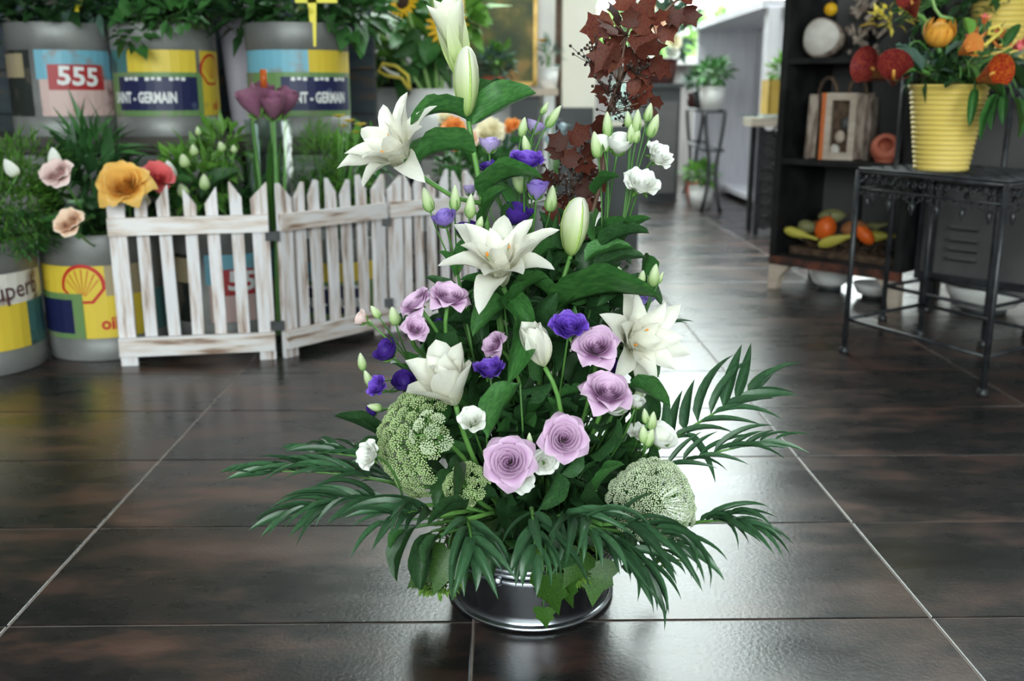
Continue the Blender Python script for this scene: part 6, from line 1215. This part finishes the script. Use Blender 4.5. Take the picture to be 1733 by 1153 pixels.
plant('mixed_foliage', 'dark foliage with tiny yellow blossoms in the second yellow pot', yq, [(P(1600, 8, y2.y), (.14, .1, .06), 150, .06, .022, 'leaf_mid'), (P(1510, 30, y2.y), (.06, .05, .03), 40, .03, .014, 'yellow_small'), (P(1690, -10, y2.y), (.14, .1, .06), 100, .07, .03, 'leaf_dark')])
calla(1545, 12, 40, (-.4, -.5, .6), 'petal_calla', 'dark red bloom in front of the second pot foliage', .4)
# ================================================================== SETTLE THE LEAVES: none may pass through blooms, pots or neighbours
import numpy as np
from mathutils.bvhtree import BVHTree
def settle():
    bpy.context.view_layer.update(); rnd = random.Random(5)
    def top_of(o):
        while o.parent: o = o.parent
        return o
    objs = [o for o in bpy.data.objects if o.type == 'MESH' and top_of(o).get('kind') != 'structure']
    cache = {}
    def local(me):
        if me.name not in cache: cache[me.name] = (np.array([v.co[:] for v in me.vertices]), [tuple(p.vertices) for p in me.polygons])
        return cache[me.name]
    def world(o, M):
        v, f = local(o.data); m = np.array(M); return v @ m[:3, :3].T + m[:3, 3], f
    tops = [top_of(o) for o in objs]; kinds = [o.name.split('.')[0] for o in objs]; n = len(objs)
    W = [world(o, o.matrix_world)[0] for o in objs]; LO = np.array([w_.min(0) for w_ in W]); HI = np.array([w_.max(0) for w_ in W]); tree = [None] * n
    def bvh(k):
        if tree[k] is None: tree[k] = BVHTree.FromPolygons(W[k].tolist(), local(objs[k].data)[1])
        return tree[k]
    def near(lo, hi): return np.nonzero((LO <= hi).all(1) & (HI >= lo).all(1))[0]
    # 1. loose foliage: leave out the leaflets that would cut through a solid thing or a bloom
    soft = {'foliage', 'stems', 'stem', 'twig', 'moss_tuft', 'hedge_core', 'soil', 'leaf_stalk'}
    for k in range(n):
        if kinds[k] != 'foliage': continue
        bad = set()
        for j in near(LO[k], HI[k]):
            if j == k or kinds[j] in soft: continue
            bad |= {a // 4 for a, _ in bvh(k).overlap(bvh(j))}
        if bad:
            me = objs[k].data; bm = bmesh.new(); bm.from_mesh(me); bm.faces.ensure_lookup_table()
            bmesh.ops.delete(bm, geom=[bm.faces[i] for i in range(len(bm.faces)) if i // 4 in bad], context='FACES'); bm.to_mesh(me); bm.free(); me.update()
            cache.pop(me.name, None); W[k] = world(objs[k], objs[k].matrix_world)[0]; tree[k] = None
    # 2. leaves that may turn on their stalks until they lie clear of their neighbours
    loose = {'leafy_sprig': 1.0, 'lavender_rose': .9, 'palm_frond': .45, 'garden_rose': .8, 'sunflower': .7, 'red_leaf_branch': .4, 'lisianthus_stem': .3, 'hanging_leaves': .3, 'leaf_spray': .35}
    hard = {'petal', 'umbellet', 'bud', 'bud_rib', 'stamen', 'spathe', 'floret', 'core', 'seed_disc', 'body', 'rim', 'picket', 'sepal', 'flower_head'}
    def score(k, M):
        w_, f = world(objs[k], M); lo, hi = w_.min(0), w_.max(0); c = [j for j in near(lo, hi) if j != k and tops[j] is not tops[k] and kinds[j] not in ('foliage', 'foam', 'moss_tuft', 'stems')]
        if not c: return 0, w_
        t = BVHTree.FromPolygons(w_.tolist(), f); return sum(8 if kinds[j] in hard else 1 for j in c if t.overlap(bvh(j))), w_
    order = [k for k in range(n) if kinds[k] in ('leaf', 'leaflet') and tops[k].name.split('.')[0] in loose]
    for rnd_ in range(3):
        for k in order:
            o = objs[k]; M0 = o.matrix_world.copy(); s0_, _ = score(k, M0)
            if not s0_: continue
            amp = loose[tops[k].name.split('.')[0]]; best = (s0_, M0, None); b = M0.translation.copy(); spr = tops[k].name.startswith('leafy_sprig')
            for tr in range(12 if rnd_ else 16):
                R = Euler([rnd.gauss(0, amp) for _ in range(3)]).to_matrix().to_4x4(); sc = rnd.uniform(.72 if spr else .85, 1.0)
                sh = V([rnd.gauss(0, .012) for _ in range(3)]) if spr else V((0, 0, 0))
                M = Matrix.Translation(b + sh) @ R @ Matrix.Scale(sc, 4) @ Matrix.Translation(-b) @ M0; s_, w_ = score(k, M)
                if s_ < best[0]:
                    best = (s_, M, w_)
                    if s_ == 0: break
            if best[2] is not None:
                o.matrix_basis = (o.parent.matrix_world.inverted() @ best[1]) if o.parent else best[1]
                W[k] = best[2]; LO[k] = best[2].min(0); HI[k] = best[2].max(0); tree[k] = None
        bpy.context.view_layer.update()
settle()
